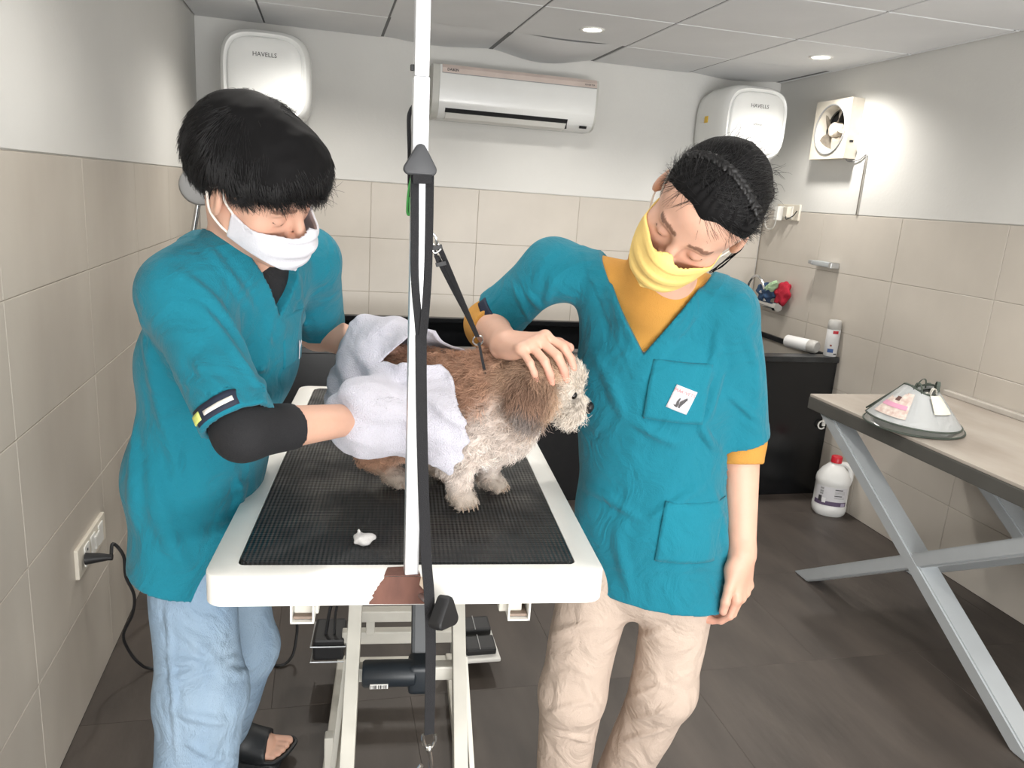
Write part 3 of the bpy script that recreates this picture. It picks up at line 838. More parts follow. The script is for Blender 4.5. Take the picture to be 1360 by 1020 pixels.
# ------------------------------------------------------------------ grooming arm, knobs, straps
p0 = Vector(at(545.5, 769, 1.137)); p1 = Vector(at(562, -25, 1.125))
arm = thing('grooming_post', 'square chromed grooming post standing at the front edge of the table', 'post', p0)
mid = p0.lerp(p1, .865)
ALU = M('worn_chrome_post', (240, 241, 242), .42, .8, c2=(214, 216, 220), scale=14, stretch=(1, 1, .25))
obj('lower_post', bar(B(), (0, 0, 0), mid - p0, .0225, .0225, (0, 1, 0), .0025), ALU, arm)
obj('upper_post', bar(B(), mid - p0, p1 - p0, .0205, .0205, (0, 1, 0), .0025), ALU, arm)
obj('button', box(B(), Vector(at(549, 90, 1.125)) - p0 - Vector((.004, .004, .004)), Vector(at(549, 90, 1.125)) - p0 + Vector((.004, .004, .004)), .001), KNOBD, arm)


def knob(name, parent, c, n, up, s, d, mat):
    n = Vector(n).normalized(); x = Vector(up).cross(n).normalized(); y = n.cross(x)
    tri = []
    for k in range(3):
        a = PI / 2 + k * 2 * PI / 3; c_ = Vector((math.cos(a), math.sin(a)))
        for q in np.linspace(-55, 55, 7):
            b = a + math.radians(q); tri.append((c_.x * s * .68 + .32 * s * math.cos(b) * 1.0, c_.y * s * .68 + .32 * s * math.sin(b)))
    bm = B(); M4 = mat_from(x, y, n, c)
    lay = [(1.0, -d), (1.04, -d * .4), (1.0, -d * .1), (.9, 0)]
    R_ = [[bm.verts.new((px * q, py * q, z)) for px, py in tri] for q, z in lay]
    for A_, C_ in zip(R_, R_[1:]):
        m_ = len(A_)
        for k in range(m_): bm.faces.new((A_[k], A_[(k + 1) % m_], C_[(k + 1) % m_], C_[k]))
    bm.faces.new(R_[0][::-1]); bm.faces.new(R_[-1])
    bmesh.ops.transform(bm, matrix=M4, verts=bm.verts[:])
    return obj(name, bm, mat, parent, 35)


kc = Vector(at(559, 216, 1.082))
knob('knob', arm, kc - p0, (0.02, -1, .05), (0, 0, 1), .0245, .014, KNOB)
obj('bolt', tube(B(), [kc - p0 + Vector((0, .008, -.006)), kc - p0 + Vector((0, .05, -.006))], .005, 10), STEEL, arm, True)
k2 = Vector(at(594, 817, 1.055))
kn = Vector((.72, -.66, .12))
knob('clamp_knob', arm, k2 - p0 + kn.normalized() * .006, kn, (.2, .1, 1), .029, .022, KNOBD)
obj('clamp_bolt', tube(B(), [k2 - p0 - kn.normalized() * .01, Vector(at(556, 788, 1.13)) - p0], .005, 10), STEEL, arm, True)

st = thing('hanging_strap', 'long black webbing strap looped over the post knob with a steel snap hook below', 'strap', kc)
def SP(l, y): return [Vector(at(a, b, yy)) - kc for (a, b), yy in zip(l, y)]
fl = ((1, .1, 0), .0105, .002)
obj('webbing', tube(B(), SP([(551, 226), (551, 300), (551, 370), (556, 430), (558, 460)], [1.094, 1.084, 1.084, 1.085, 1.086]), 0, 4, 4, flat=((1, .25, 0), .0115, .0022)), BLACKWEB, st)
obj('webbing', tube(B(), SP([(571, 226), (570, 300), (568, 370), (564, 425), (560, 455)], [1.094, 1.086, 1.084, 1.081, 1.083]), 0, 4, 4, flat=((1, -.25, 0), .0115, .0022)), BLACKWEB, st)
obj('webbing', tube(B(), SP([(559, 445), (559.5, 520), (562, 640), (566, 740), (570, 790), (572, 860), (570, 975)], [1.084, 1.084, 1.086, 1.088, 1.075, 1.07, 1.068]), 0, 4, 4, flat=((1, .1, 0), .0165, .0024)), BLACKWEB, st)
obj('strap_keeper', tube(B(), SP([(548, 238), (573, 238)], [1.088, 1.088]), 0, 4, flat=((0, 0, 1), .012, .012)), BLACKWEB, st)
HOOKS = M('nickel', (200, 200, 198), .22, 1)
obj('hook_eye', tube(B(), SP([(562, 976), (562, 984), (566, 992), (574, 992), (578, 984), (578, 976)], [1.066] * 6), .0028, 8, 4), HOOKS, st, True)
obj('swivel', lathe(B(), [(0, 0), (.005, .001), (.006, .006), (.003, .012), (0, .013)], 12, Matrix.Translation(SP([(570, 998)], [1.066])[0])), HOOKS, st, True)
obj('snap_hook', tube(B(), SP([(570, 996), (572, 1012), (571, 1030), (562, 1044), (552, 1040), (552, 1028), (560, 1016)], [1.066] * 7), .0036, 8, 4), HOOKS, st, True)
lo_ = thing('hanging_loop', 'short black cord loop with a green thread hanging behind the post', 'strap', Vector(at(546, 150, 1.15)))
q0 = Vector(at(546, 150, 1.15))
obj('cord', tube(B(), [Vector(at(a, b, 1.152)) - q0 for a, b in ((549, 141), (545, 148), (543, 160), (544, 200), (544, 240), (545, 283))], .003, 8, 4), BLACKWEB, lo_, True)
obj('green_thread', tube(B(), [Vector(at(a, b, 1.147)) - q0 for a, b in ((546, 236), (543, 250), (541, 270), (541, 283), (544, 284), (544, 262))], .0016, 6, 4), M('green_thread', (70, 160, 80), .7), lo_, True)

# ------------------------------------------------------------------ continuous bodies: distance fields meshed by surface nets
F32 = np.float32


def V(*a): return np.array(a, dtype=np.float64)


def nrm(v): v = np.asarray(v, float); return v / np.linalg.norm(v)


def p_cap(a, b, ra, rb):
    a = np.asarray(a, F32); b = np.asarray(b, F32); ba = b - a; L2 = float(ba @ ba) + 1e-12

    def fn(P):
        q = P - a; h = np.clip((q @ ba) / L2, 0, 1)
        return np.linalg.norm(q - h[:, None] * ba, axis=1) - (ra + (rb - ra) * h)
    return (a + b) / 2, float(np.sqrt(L2)) / 2 + max(ra, rb), fn


def p_ell(c, r, R=None):
    c = np.asarray(c, F32); r = np.asarray(r, F32); R = None if R is None else np.asarray(R, F32)

    def fn(P):
        q = P - c
        if R is not None: q = q @ R.T
        k0 = np.linalg.norm(q / r, axis=1); k1 = np.linalg.norm(q / (r * r), axis=1) + 1e-6
        return k0 * (k0 - 1) / k1
    return c, float(r.max()), fn


def p_ecap(a, b, ra, rb, axis):
    """elliptic tapered limb: ra, rb = (half width along axis, half depth)"""
    a = np.asarray(a, F32); b = np.asarray(b, F32); t = b - a; L = float(np.linalg.norm(t)); t = t / L
    w = np.asarray(axis, F32); w = w - t * (w @ t); w = (w / np.linalg.norm(w)).astype(F32); d = np.cross(t, w)

    def fn(P):
        q = P - a; s = q @ t; h = np.clip(s / L, 0, 1)
        W = ra[0] + (rb[0] - ra[0]) * h; D = ra[1] + (rb[1] - ra[1]) * h
        o = s - h * L; E = np.minimum(W, D)
        u = (q @ w) / W; v = (q @ d) / D; oo = o / E
        k0 = np.sqrt(u * u + v * v + oo * oo); k1 = np.sqrt((u / W) ** 2 + (v / D) ** 2 + (oo / E) ** 2) + 1e-6
        return k0 * (k0 - 1) / k1
    return (a + b) / 2, L / 2 + max(*ra, *rb), fn


def p_box(c, half, R, rd):
    c = np.asarray(c, F32); R = np.asarray(R, F32); half = np.asarray(half, F32)

    def fn(P):
        q = np.abs((P - c) @ R.T) - half + rd
        return np.linalg.norm(np.maximum(q, 0), axis=1) + np.minimum(q.max(axis=1), 0) - rd
    return c, float(np.linalg.norm(half)), fn


class Field:
    def __init__(self): self.ops = []; self.post = None

    def u(self, p, k=.01): self.ops.append(('u', k, p)); return self

    def s(self, p, k=.005): self.ops.append(('s', k, p)); return self

    def fold(self, pts, w, amp):
        """a raised crease along a polyline, flanked by shallow valleys"""
        pts = np.asarray(pts, F32); n = len(pts) - 1; c = pts.mean(0)

        def fn(P):
            best = np.full(len(P), 1e3, F32); hh = np.zeros(len(P), F32)
            for i in range(n):
                a = pts[i]; ba = pts[i + 1] - a; q = P - a; h = np.clip((q @ ba) / (float(ba @ ba) + 1e-9), 0, 1)
                d2 = ((q - h[:, None] * ba) ** 2).sum(1); m = d2 < best; best = np.where(m, d2, best); hh = np.where(m, (i + h) / n, hh)
            d2 = best / (w * w)
            return -amp * np.exp(-d2) * (1 - .7 * d2) * np.sin(PI * (.06 + .88 * hh))
        self.ops.append(('d', 0, (c, float(np.linalg.norm(pts - c, axis=1).max()) + 2.6 * w, fn))); return self

    def eval(self, P, bc=None, br=0, nb=1, post=True):
        """P (N,3).  bc: centres of nb equal blocks of points, for culling"""
        P = np.asarray(P, F32); d = np.full(len(P), .12, F32)
        per = len(P) // nb
        for op, k, (c, r, fn) in self.ops:
            if bc is not None:
                far = np.linalg.norm(bc - c, axis=1) < r + br + k + (.045 if op != 'd' else .0)
                if not far.any(): continue
                idx = np.flatnonzero(far)
                sel = (idx[:, None] * per + np.arange(per)[None]).ravel()
                Q = P[sel]; a = d[sel]
            else: Q = P; a = d; sel = slice(None)
            f = fn(Q).astype(F32)
            if op == 'u':
                h = np.maximum(k - np.abs(a - f), 0) / k; d[sel] = np.minimum(a, f) - h * h * k * .25
            elif op == 's':
                f = -f; h = np.maximum(k - np.abs(a - f), 0) / k; d[sel] = np.maximum(a, f) + h * h * k * .25
            else: d[sel] = a + f
        if post and self.post is not None: d = self.post(P, d)
        return d

    def mesh(self, h, margin=.012, lo=None, hi=None):
        cs = [p for o, k, p in self.ops if o == 'u']
        if lo is None: lo = np.min([c - r for c, r, _ in cs], axis=0) - .03
        if hi is None: hi = np.max([c + r for c, r, _ in cs], axis=0) + .03
        n = 8; bs = n * h
        nb = np.ceil((np.asarray(hi) - lo) / bs).astype(int)
        I = np.stack(np.meshgrid(*[np.arange(q) for q in nb], indexing='ij'), -1).reshape(-1, 3)
        ctr = (np.asarray(lo) + (I + .5) * bs).astype(F32)
        hd = bs * .8661
        d0 = self.eval(ctr, post=False)
        keep = np.abs(d0) < hd + margin
        if self.post is not None: keep |= np.abs(self.post(ctr, d0.copy())) < hd * .9
        I = I[keep]; ctr = ctr[keep]
        ax = np.arange(n + 1)
        off = np.stack(np.meshgrid(ax, ax, ax, indexing='ij'), -1).reshape(-1, 3)
        KEY = []; POS = []; C0 = []; SG = []
        NY, NZ = int(nb[1] * n + 2), int(nb[2] * n + 2)
        cor = [(i, j, k) for i in (0, 1) for j in (0, 1) for k in (0, 1)]
        edges = [(a, b) for a in range(8) for b in range(a + 1, 8) if sum(abs(cor[a][t] - cor[b][t]) for t in range(3)) == 1]
        for s0 in range(0, len(I), 1200):
            Ib = I[s0:s0 + 1200]; m = len(Ib)
            P = (np.asarray(lo) + (Ib[:, None, :] * n + off[None]) * h).reshape(-1, 3).astype(F32)
            D = self.eval(P, ctr[s0:s0 + 1200], hd, m).reshape(m, n + 1, n + 1, n + 1)
            cv = np.stack([D[:, i:i + n, j:j + n, k:k + n] for i, j, k in cor], -1)
            sg = cv < 0; act = sg.any(-1) & ~sg.all(-1)
            bi, ci, cj, ck = np.nonzero(act)
            v = cv[act]; sv = sg[act]
            acc = np.zeros((len(v), 3), F32); cnt = np.zeros(len(v), F32)
            for a, b in edges:
                x = sv[:, a] != sv[:, b]
                t = np.where(x, v[:, a] / (v[:, a] - v[:, b] + 1e-20), 0)
                pa_, pb_ = np.array(cor[a], F32), np.array(cor[b], F32)
                acc += np.where(x[:, None], pa_ + t[:, None] * (pb_ - pa_), 0); cnt += x
            cell = Ib[bi] * n + np.stack([ci, cj, ck], -1)
            POS.append(np.asarray(lo) + (cell + acc / cnt[:, None]) * h)
            KEY.append((cell[:, 0].astype(np.int64) * NY + cell[:, 1]) * NZ + cell[:, 2]); SG.append(sv)
        KEY = np.concatenate(KEY); POS = np.concatenate(POS); SG = np.concatenate(SG)
        o = np.argsort(KEY); KEY = KEY[o]; POS = POS[o]; SG = SG[o]
        stp = (NY * NZ, NZ, 1); quads = []
        for axis_, c1 in ((0, 4), (1, 2), (2, 1)):
            x = np.flatnonzero(SG[:, 0] != SG[:, c1]); k0 = KEY[x]
            b, c = [(1, 2), (2, 0), (0, 1)][axis_]
            ids = []; ok = np.ones(len(x), bool)
            for kk in (k0, k0 - stp[b], k0 - stp[b] - stp[c], k0 - stp[c]):
                j = np.searchsorted(KEY, kk); j = np.minimum(j, len(KEY) - 1); ok &= KEY[j] == kk; ids.append(j)
            q = np.stack(ids, -1)[ok]; inside = SG[x[ok], 0]
            q[~inside] = q[~inside][:, ::-1]; quads.append(q)
        return POS.astype(F32), np.concatenate(quads)


def np_mesh(name, v, q, smooth=True):
    me = bpy.data.meshes.new(name); k = q.shape[1]
    me.vertices.add(len(v)); me.vertices.foreach_set('co', np.ascontiguousarray(v, F32).ravel())
    me.loops.add(q.size); me.loops.foreach_set('vertex_index', np.ascontiguousarray(q, np.int32).ravel())
    me.polygons.add(len(q)); me.polygons.foreach_set('loop_start', np.arange(0, q.size, k, dtype=np.int32))
    try: me.polygons.foreach_set('loop_total', np.full(len(q), k, np.int32))
    except Exception: pass
    me.update(calc_edges=True)
    if smooth: me.polygons.foreach_set('use_smooth', np.ones(len(q), bool))
    return me


def field_obj(name, fld, h, mat, parent=None, color=None, margin=.012, label=None, lo=None, hi=None):
    v, q = fld.mesh(h, margin, lo, hi)
    me = np_mesh(name, v, q)
    if color is not None:
        a = me.attributes.new('Col', 'FLOAT_COLOR', 'POINT'); c = np.ones((len(v), 4), F32); c[:, :3] = color(v)
        a.data.foreach_set('color', c.ravel())
    o = link(name, me, mat, parent, label=label)
    return o, v, q


def settle(fld, P, n, off, steps=40, cap_=.02):
    """move points P along -n until they lie off above the surface"""
    P = np.array(P, F32); n = np.asarray(n, F32)
    for _ in range(steps):
        d = fld.eval(P, post=False) - off
        P = P - n * np.clip(d, -cap_, cap_)[:, None] * .9
    return P


def decal_grid(name, fld, c, ud, vd, w_, h_, mat, parent, off=.001, thick=.0012, nu=10, nv=10, shape=None, start=.05, label=None):
    ud = nrm(ud); vd = nrm(np.asarray(vd) - ud * np.dot(ud, vd)); n = np.cross(ud, vd)
    U, Vv = np.meshgrid(np.linspace(-w_ / 2, w_ / 2, nu + 1), np.linspace(-h_ / 2, h_ / 2, nv + 1), indexing='ij')
    P = np.asarray(c) + U.reshape(-1, 1) * ud + Vv.reshape(-1, 1) * vd + n * start
    T = settle(fld, P, n, off + thick); Bm = T - n.astype(F32) * (thick + off + .002)
    m = len(T); v = np.concatenate([T, Bm]); q = []
    ix = lambda i, j: i * (nv + 1) + j
    for i in range(nu):
        for j in range(nv):
            q.append((ix(i, j), ix(i + 1, j), ix(i + 1, j + 1), ix(i, j + 1))); q.append((m + ix(i, j), m + ix(i, j + 1), m + ix(i + 1, j + 1), m + ix(i + 1, j)))
    bd = [ix(i, 0) for i in range(nu)] + [ix(nu, j) for j in range(nv)] + [ix(i, nv) for i in range(nu, 0, -1)] + [ix(0, j) for j in range(nv, 0, -1)]
    for a, b in zip(bd, bd[1:] + bd[:1]): q.append((b, a, m + a, m + b))
    me = np_mesh(name, v, np.array(q)); return link(name, me, mat, parent, label=label)


def decal_poly(name, fld, c, ud, vd, verts2, faces, mat, parent, off=.003, start=.05):
    ud = nrm(ud); vd = nrm(np.asarray(vd) - ud * np.dot(ud, vd)); n = np.cross(ud, vd)
    P = np.asarray(c) + np.array([[p[0]] for p in verts2]) * ud + np.array([[p[1]] for p in verts2]) * vd + n * start
    T = settle(fld, P, n, off)
    me = bpy.data.meshes.new(name); me.from_pydata([tuple(map(float, p)) for p in T], [], faces)
    return link(name, me, mat, parent)


def strands(name, pts, rad, mat, parent, col=None, tip=.25):
    """pts (n, k, 3) as hair curves"""
    n, k = pts.shape[:2]
    c = bpy.data.hair_curves.new(name); c.add_curves([k] * n)
    c.attributes['position'].data.foreach_set('vector', np.ascontiguousarray(pts, F32).ravel())
    r = c.attributes.get('radius') or c.attributes.new('radius', 'FLOAT', 'POINT')
    rr = np.asarray(rad, F32).reshape(-1, 1) * np.linspace(1, tip, k, dtype=F32)[None]
    r.data.foreach_set('value', np.broadcast_to(rr, (n, k)).astype(F32).ravel())
    if col is not None:
        a = c.attributes.new('Col', 'FLOAT_COLOR', 'POINT'); cc = np.ones((n, k, 4), F32); cc[:, :, :3] = col[:, None, :] if col.ndim == 2 else col
        a.data.foreach_set('color', cc.ravel())
    c.materials.append(mat)
    o = bpy.data.objects.new(name, c); COL.objects.link(o); o.parent = parent
    return o


def sample_surface(v, q, n, rng, weight=None):
    a, b, c, d = v[q[:, 0]], v[q[:, 1]], v[q[:, 2]], v[q[:, 3]]
    nn = np.cross(c - a, d - b); ar = np.linalg.norm(nn, axis=1) + 1e-12; nn = nn / ar[:, None]
    cen = (a + b + c + d) / 4
    wgt = ar * (weight(cen, nn) if weight else 1)
    i = rng.choice(len(q), n, p=wgt / wgt.sum()); s, t = rng.random((2, n, 1))
    P = (a[i] * (1 - s) + b[i] * s) * (1 - t) + (d[i] * (1 - s) + c[i] * s) * t
    return P, nn[i]


def grow(P, N, D, length, k, lift=.3, fall=0, wob=.0, rng=RNG, fld=None, off=.002, curl=0, hug=None, hk=.9):
    """strands from P along direction D (tangent) raised along N"""
    n = len(P); out = np.zeros((n, k, 3)); out[:, 0] = P - N * .002
    d = D + N * lift; d /= np.linalg.norm(d, axis=1)[:, None]
    step = (np.broadcast_to(length, (n,)) / (k - 1))[:, None]
    w1 = rng.normal(0, 1, (n, 3)) * wob; ph = rng.uniform(0, 6.28, (n, 1))
    side = np.cross(N, d)
    for i in range(1, k):
        d = d + np.array([0, 0, -fall]) + w1 * .5 + rng.normal(0, 1, (n, 3)) * wob * .4
        if curl: d = d + curl * (np.cos(ph + i * 1.9) * side + np.sin(ph + i * 1.9) * N)
        if hug is not None:
            nn = out[:, i - 1] - hug; nn = nn / np.linalg.norm(nn, axis=1)[:, None]; d = d - nn * ((d * nn).sum(1)[:, None] * hk)
        d /= np.linalg.norm(d, axis=1)[:, None]
        p = out[:, i - 1] + d * step
        if fld is not None:
            e = fld.eval(p, post=False); push = np.maximum(off - e, 0)[:, None]
            g = P * 0 + N
            p = p + push * g
        out[:, i] = p
    return out


def frame(fwd, up):
    f = nrm(fwd); r = nrm(np.cross(f, up)); u = np.cross(r, f); return r, f, u      # right, forward, up


def wob3(P, s, seed=0):
    """cheap smooth noise, about -1..1"""
    rg = np.random.default_rng(seed); o = 0
    for i in range(4):
        k = rg.normal(0, 1, 3); k = k / np.linalg.norm(k) * s * (1 + .45 * i); k2 = rg.normal(0, 1, 3) * s * .6
        o = o + np.sin(P @ k.astype(F32) + 1.3 * np.sin(P @ k2.astype(F32) + i) + rg.uniform(0, 6)) / (1 + .4 * i)
    return (o / 2.4).astype(F32)

# ------------------------------------------------------------------ people
SKIN = M('skin', (208, 164, 142), .5, var=.045, scale=26, bump=.06, bscale=260, attr='Col')
for n_ in ('Subsurface Weight',): SKIN.node_tree.nodes['Principled BSDF'].inputs[n_].default_value = .12
SKIN.node_tree.nodes['Principled BSDF'].inputs['Subsurface Radius'].default_value = (.012, .005, .003)
TEAL = M('teal_scrub_cotton', (19, 114, 133), .85, var=.05, scale=9, bump=.35, bscale=420, sheen=.1, spec=.25, crease=.45)
TEALD = M('teal_scrub_pocket', (19, 116, 135), .85, var=.05, scale=9, bump=.35, bscale=420, sheen=.1, spec=.25, crease=.35)
MUSTARD = M('mustard_knit', (194, 140, 62), .9, var=.06, scale=14, bump=.5, bscale=500)
KHAKI = M('khaki_cotton', (188, 170, 156), .85, var=.035, scale=8, bump=.3, bscale=380, crease=.5)
DENIM = M('washed_blue_denim', (150, 171, 190), .9, c2=(120, 145, 170), scale=9, bump=.5, bscale=600, stretch=(1, 1, .35), crease=.5)
BLACKCLOTH = M('black_jersey', (24, 24, 27), .85, bump=.3, bscale=400)
HAIR = M('black_hair', (17, 16, 17), .42, var=.2, scale=60, spec=.4)
HAIRCAP = M('black_scalp_hair', (13, 12, 13), .8, var=.2, scale=60, spec=.2)
MASKW = M('white_mask_fabric', (214, 213, 219), .8, var=.02, bump=.2, bscale=300)
MASKY = M('yellow_mask_fabric', (238, 205, 124), .8, var=.02, bump=.2, bscale=300)
LOOPW = M('white_elastic', (228, 222, 214), .8)
SLIDE = M('black_rubber_slide', (28, 31, 34), .5, var=.05)
NAVYTAG = M('navy_tag', (26, 34, 54), .7)


def head(f, c, fwd, up, s=1.0, lids=True):
    R = frame(fwd, up); r_, f_, u_ = R
    L = lambda x, y, z: np.asarray(c) + s * (x * r_ + y * f_ + z * u_)
    RM = np.stack(R)
    S = lambda *a: [q * s for q in a]
    f.u(p_ell(L(0, -.014, .036), S(.076, .096, .084), RM), .03)
    f.u(p_ell(L(0, .032, .042), S(.066, .058, .056), RM), .03 * s)
    f.u(p_ell(L(0, .028, -.035), S(.061, .06, .076), RM), .03 * s)
    for q in (-1, 1):
        f.u(p_cap(L(q * .05, .0, -.055), L(q * .014, .066, -.098), .016 * s, .017 * s), .03 * s)
        f.u(p_ell(L(q * .044, .054, -.02), S(.021, .02, .019), RM), .025 * s)
    f.u(p_ell(L(0, .072, -.099), S(.019, .017, .017), RM), .02 * s)
    f.u(p_cap(L(-.036, .079, .021), L(.036, .079, .021), .008 * s, .008 * s), .02 * s)
    for q in (-1, 1):
        f.s(p_ell(L(q * .032, .098, .0), S(.02, .016, .011), RM), .016 * s)
        f.u(p_ell(L(q * .032, .0745, -.001), S(.0145, .0125, .012), RM), .004 * s)
    f.u(p_cap(L(0, .087, .012), L(0, .108, -.03), .0065 * s, .0105 * s), .014 * s)
    for q in (-1, 1): f.u(p_ell(L(q * .0125, .097, -.036), S(.008, .009, .007), RM), .007 * s)
    f.u(p_cap(L(-.017, .0885, -.062), L(.017, .0885, -.062), .0055 * s, .0055 * s), .008 * s)
    f.u(p_cap(L(-.013, .0875, -.071), L(.013, .0875, -.071), .006 * s, .006 * s), .006 * s)
    for q in (-1, 1):
        er = nrm(r_ * q * .9 - f_ * .5); eu = nrm(u_ - f_ * .18); ef = np.cross(eu, er)
        ER = np.stack([er, ef, eu])
        f.u(p_ell(L(q * .080, -.014, -.004), S(.0085, .019, .031), ER), .008 * s)
        f.s(p_ell(L(q * .080, -.014, -.004) + er * .008 * s, S(.006, .011, .020), ER), .006 * s)
        f.u(p_ell(L(q * .078, -.008, -.006) + er * .003 * s, S(.004, .004, .008), ER), .003 * s)
    return L, R


def hand(f, W, Y, T, right, curls, spread=(.16, .03, -.08, -.2), thumb=None, s=1.0, tcurl=(.25, .35)):
    """W wrist, Y towards the fingers, T towards the thumb; curls: per finger three bend angles in degrees"""
    Y = nrm(Y); T = nrm(np.asarray(T) - Y * np.dot(T, Y)); Z = np.cross(Y, T) if right else np.cross(T, Y)   # Z: back of the hand
    tips = []
    spec = [(.029, .088, (.041, .025, .020), .0092), (.0095, .092, (.046, .029, .021), .0095), (-.0105, .088, (.042, .027, .020), .009), (-.0285, .079, (.033, .020, .018), .008)]
    f.u(p_ecap(W - Y * .01, W + Y * .03 * s, (.026 * s, .019 * s), (.030 * s, .017 * s), T), .02)
    for tx, ky, ln, r0 in spec:
        f.u(p_cap(W + s * (T * tx * .6 + Y * .02), W + s * (T * tx + Y * ky + Z * .001), .0135 * s, .0105 * s), .014)
    f.u(p_ell(W + s * (T * .027 + Y * .036 - Z * .009), (.016 * s, .030 * s, .016 * s), np.stack([T, nrm(Y + .5 * T), Z])), .014)
    f.u(p_ell(W + s * (-T * .022 + Y * .045 - Z * .008), (.014 * s, .034 * s, .014 * s), np.stack([T, Y, Z])), .014)
    for (tx, ky, ln, r0), cu, sp in zip(spec, curls, spread):
        p = W + s * (T * tx + Y * ky + Z * .001); a = 0; base = nrm(Y * math.cos(sp) + T * math.sin(sp))
        f.u(p_ell(p + Z * .002, (r0 * 1.12 * s,) * 3), .008)
        for i, (l, c_) in enumerate(zip(ln, cu)):
            a += math.radians(c_); d = base * math.cos(a) - Z * math.sin(a); e_ = p + d * l * s
            f.u(p_cap(p, e_, (r0 - .0007 * i) * s, (r0 - .0007 * (i + 1)) * s), .0035 if i else .006)
            nz = base * math.sin(a) + Z * math.cos(a)
            p = e_
        tips.append((p, d, nz))
    p = W + s * (T * .028 + Y * .026 - Z * .006)
    d0 = nrm(thumb) if thumb is not None else nrm(Y * .72 + T * .62 - Z * .25)
    bend = nrm(Y * .3 - T * .65 - Z * .5) if thumb is None else nrm(Y * .6 - T * .5 - Z * .3)
    for i, (l, r0) in enumerate(((.036, .0118), (.031, .0108), (.024, .0098))):
        d = nrm(d0 + bend * (0, tcurl[0], tcurl[0] + tcurl[1])[i]); e_ = p + d * l * s
        f.u(p_cap(p, e_, r0 * s, (r0 - .0008) * s), .009 if i == 0 else .004); p = e_
    tips.append((p, d, nrm(Z + T * .8)))
    return tips


def limb(f, pts, radii, k=.02):
    for (a, b), (ra, rb) in zip(zip(pts, pts[1:]), zip(radii, radii[1:])): f.u(p_cap(a, b, ra, rb), k)


def foot(f, ankle, dirx, hgt=.03, L=.245):
    d = nrm((dirx[0], dirx[1], 0)); sd = np.array([-d[1], d[0], 0]); A = np.array([ankle[0], ankle[1], 0.0]) - d * .05
    q = lambda x, y, z: A + d * x + sd * y + np.array([0, 0, z])
    f.u(p_ell(q(.0, 0, hgt + .03), (.036, .032, .034), np.stack([d, sd, [0, 0, 1]])), .02)
    f.u(p_ecap(q(.02, 0, hgt + .034), q(.15, -.0, hgt + .02), (.03, .034), (.042, .018), sd), .03)
    f.u(p_cap(q(.05, 0, hgt + .06), q(.14, 0, hgt + .028), .032, .022), .03)
    for i, (y, l, r_) in enumerate(((.03, .2, .0125), (.011, .198, .0095), (-.005, .192, .009), (-.019, .184, .0085), (-.031, .173, .0085))):
        f.u(p_cap(q(.14, y * .95, hgt + .016), q(l, y, hgt + .013), r_ + .002, r_), .006)
    return q, d, sd


def slide(name, parent, fb, q, d, sd, hgt=.03):
    s = Field()
    R_ = np.stack([d, sd, np.array([0, 0, 1.])])
    s.u(p_ecap(q(.0, 0, hgt * .5), q(.165, 0, hgt * .5), (.045, hgt * .5), (.056, hgt * .5), sd), .01)
    s.u(p_box(q(.08, 0, hgt * .42), (.11, .043, hgt * .42), R_, .012), .02)
    c0 = q(0, 0, 0)

    def post(P, dd):
        x = (P - c0.astype(F32)) @ d.astype(F32); z = P[:, 2]
        ft = fb.eval(P, post=False)
        strap = np.maximum.reduce([ft - .010, -(ft + .0), .055 - x, x - .158 + .0 * z, z - .2, .012 - z])
        rim = np.maximum.reduce([ft - .012, -(ft - .002), .10 - x, z - .042, .008 - z])
        sole = np.maximum.reduce([dd, .001 - z, z - hgt - .012 * np.clip((.03 - x) / .03, 0, 1)])
        return np.minimum(np.minimum(sole, strap), rim)
    s.post = post
    s.u(p_ell(q(.1, 0, .06), (.02, .02, .02)), .01)
    lo = np.minimum(q(-.08, -.08, -.01), q(.26, .08, -.01)) - .05; hi = np.maximum(q(-.08, .08, .2), q(.26, -.08, .2)) + .05
    return field_obj(name, s, .004, SLIDE, parent, margin=.06, lo=lo, hi=hi)[0]


def tube_obj(name, pts, r, mat, parent, sm=5, flat=None):
    return obj(name, tube(B(), [tuple(map(float, p)) for p in pts], r, 8, sm, flat), mat, parent, True)


def mask(name, hf, L, R, s, mat, parent, top=-.012, bot=-.106, half=.071, tilt=0):
    """pleated surgical mask: a shell over the lower face"""
    r_, f_, u_ = R; c = L(0, 0, 0)
    m = Field()
    RM = np.stack(R)
    m.u(p_ell(L(0, .045, -.05), (.067 * s, .062 * s, .075 * s), RM), .02)
    m.u(p_ell(L(0, .085, -.045), (.034 * s, .036 * s, .05 * s), RM), .05)
    m.u(p_ell(L(0, .075, -.09), (.03 * s, .025 * s, .03 * s), RM), .04); m.u(p_cap(L(0, .088, -.005), L(0, .106, -.034), .012 * s, .0165 * s), .03)

    def post(P, d):
        q = (P - c.astype(F32)); x = q @ r_.astype(F32) / s; y = q @ f_.astype(F32) / s; z = q @ u_.astype(F32) / s
        hd = hf.eval(P, post=False)
        a_ = hd - .003; k_ = np.maximum(.012 - np.abs(d - a_), 0) / .012; d = np.minimum(d, a_) - k_ * k_ * .003        # never inside the face
        pl = .0020 * np.tanh(2 * np.sin((z + .02) * 190 + 14 * np.abs(x) ** 1.5 * 8)) * np.exp(-(x / .05) ** 4)
        d = d - pl
        t_ = top + .010 * np.exp(-(x / .018) ** 2) - .25 * np.maximum(0, .04 - y) * 0 - .12 * np.abs(x)
        b_ = bot + .5 * np.abs(x)
        return np.maximum.reduce([np.abs(d + .001) - .0021, (z - t_) * s, (b_ - z) * s, (np.abs(x) - half) * s, (.012 - y) * s])
    m.post = post
    lo = c - .17 * s; hi = c + .17 * s
    v, q = m.mesh(.0021, .03, lo, hi)
    return link(name, np_mesh(name, v, q), mat, parent)


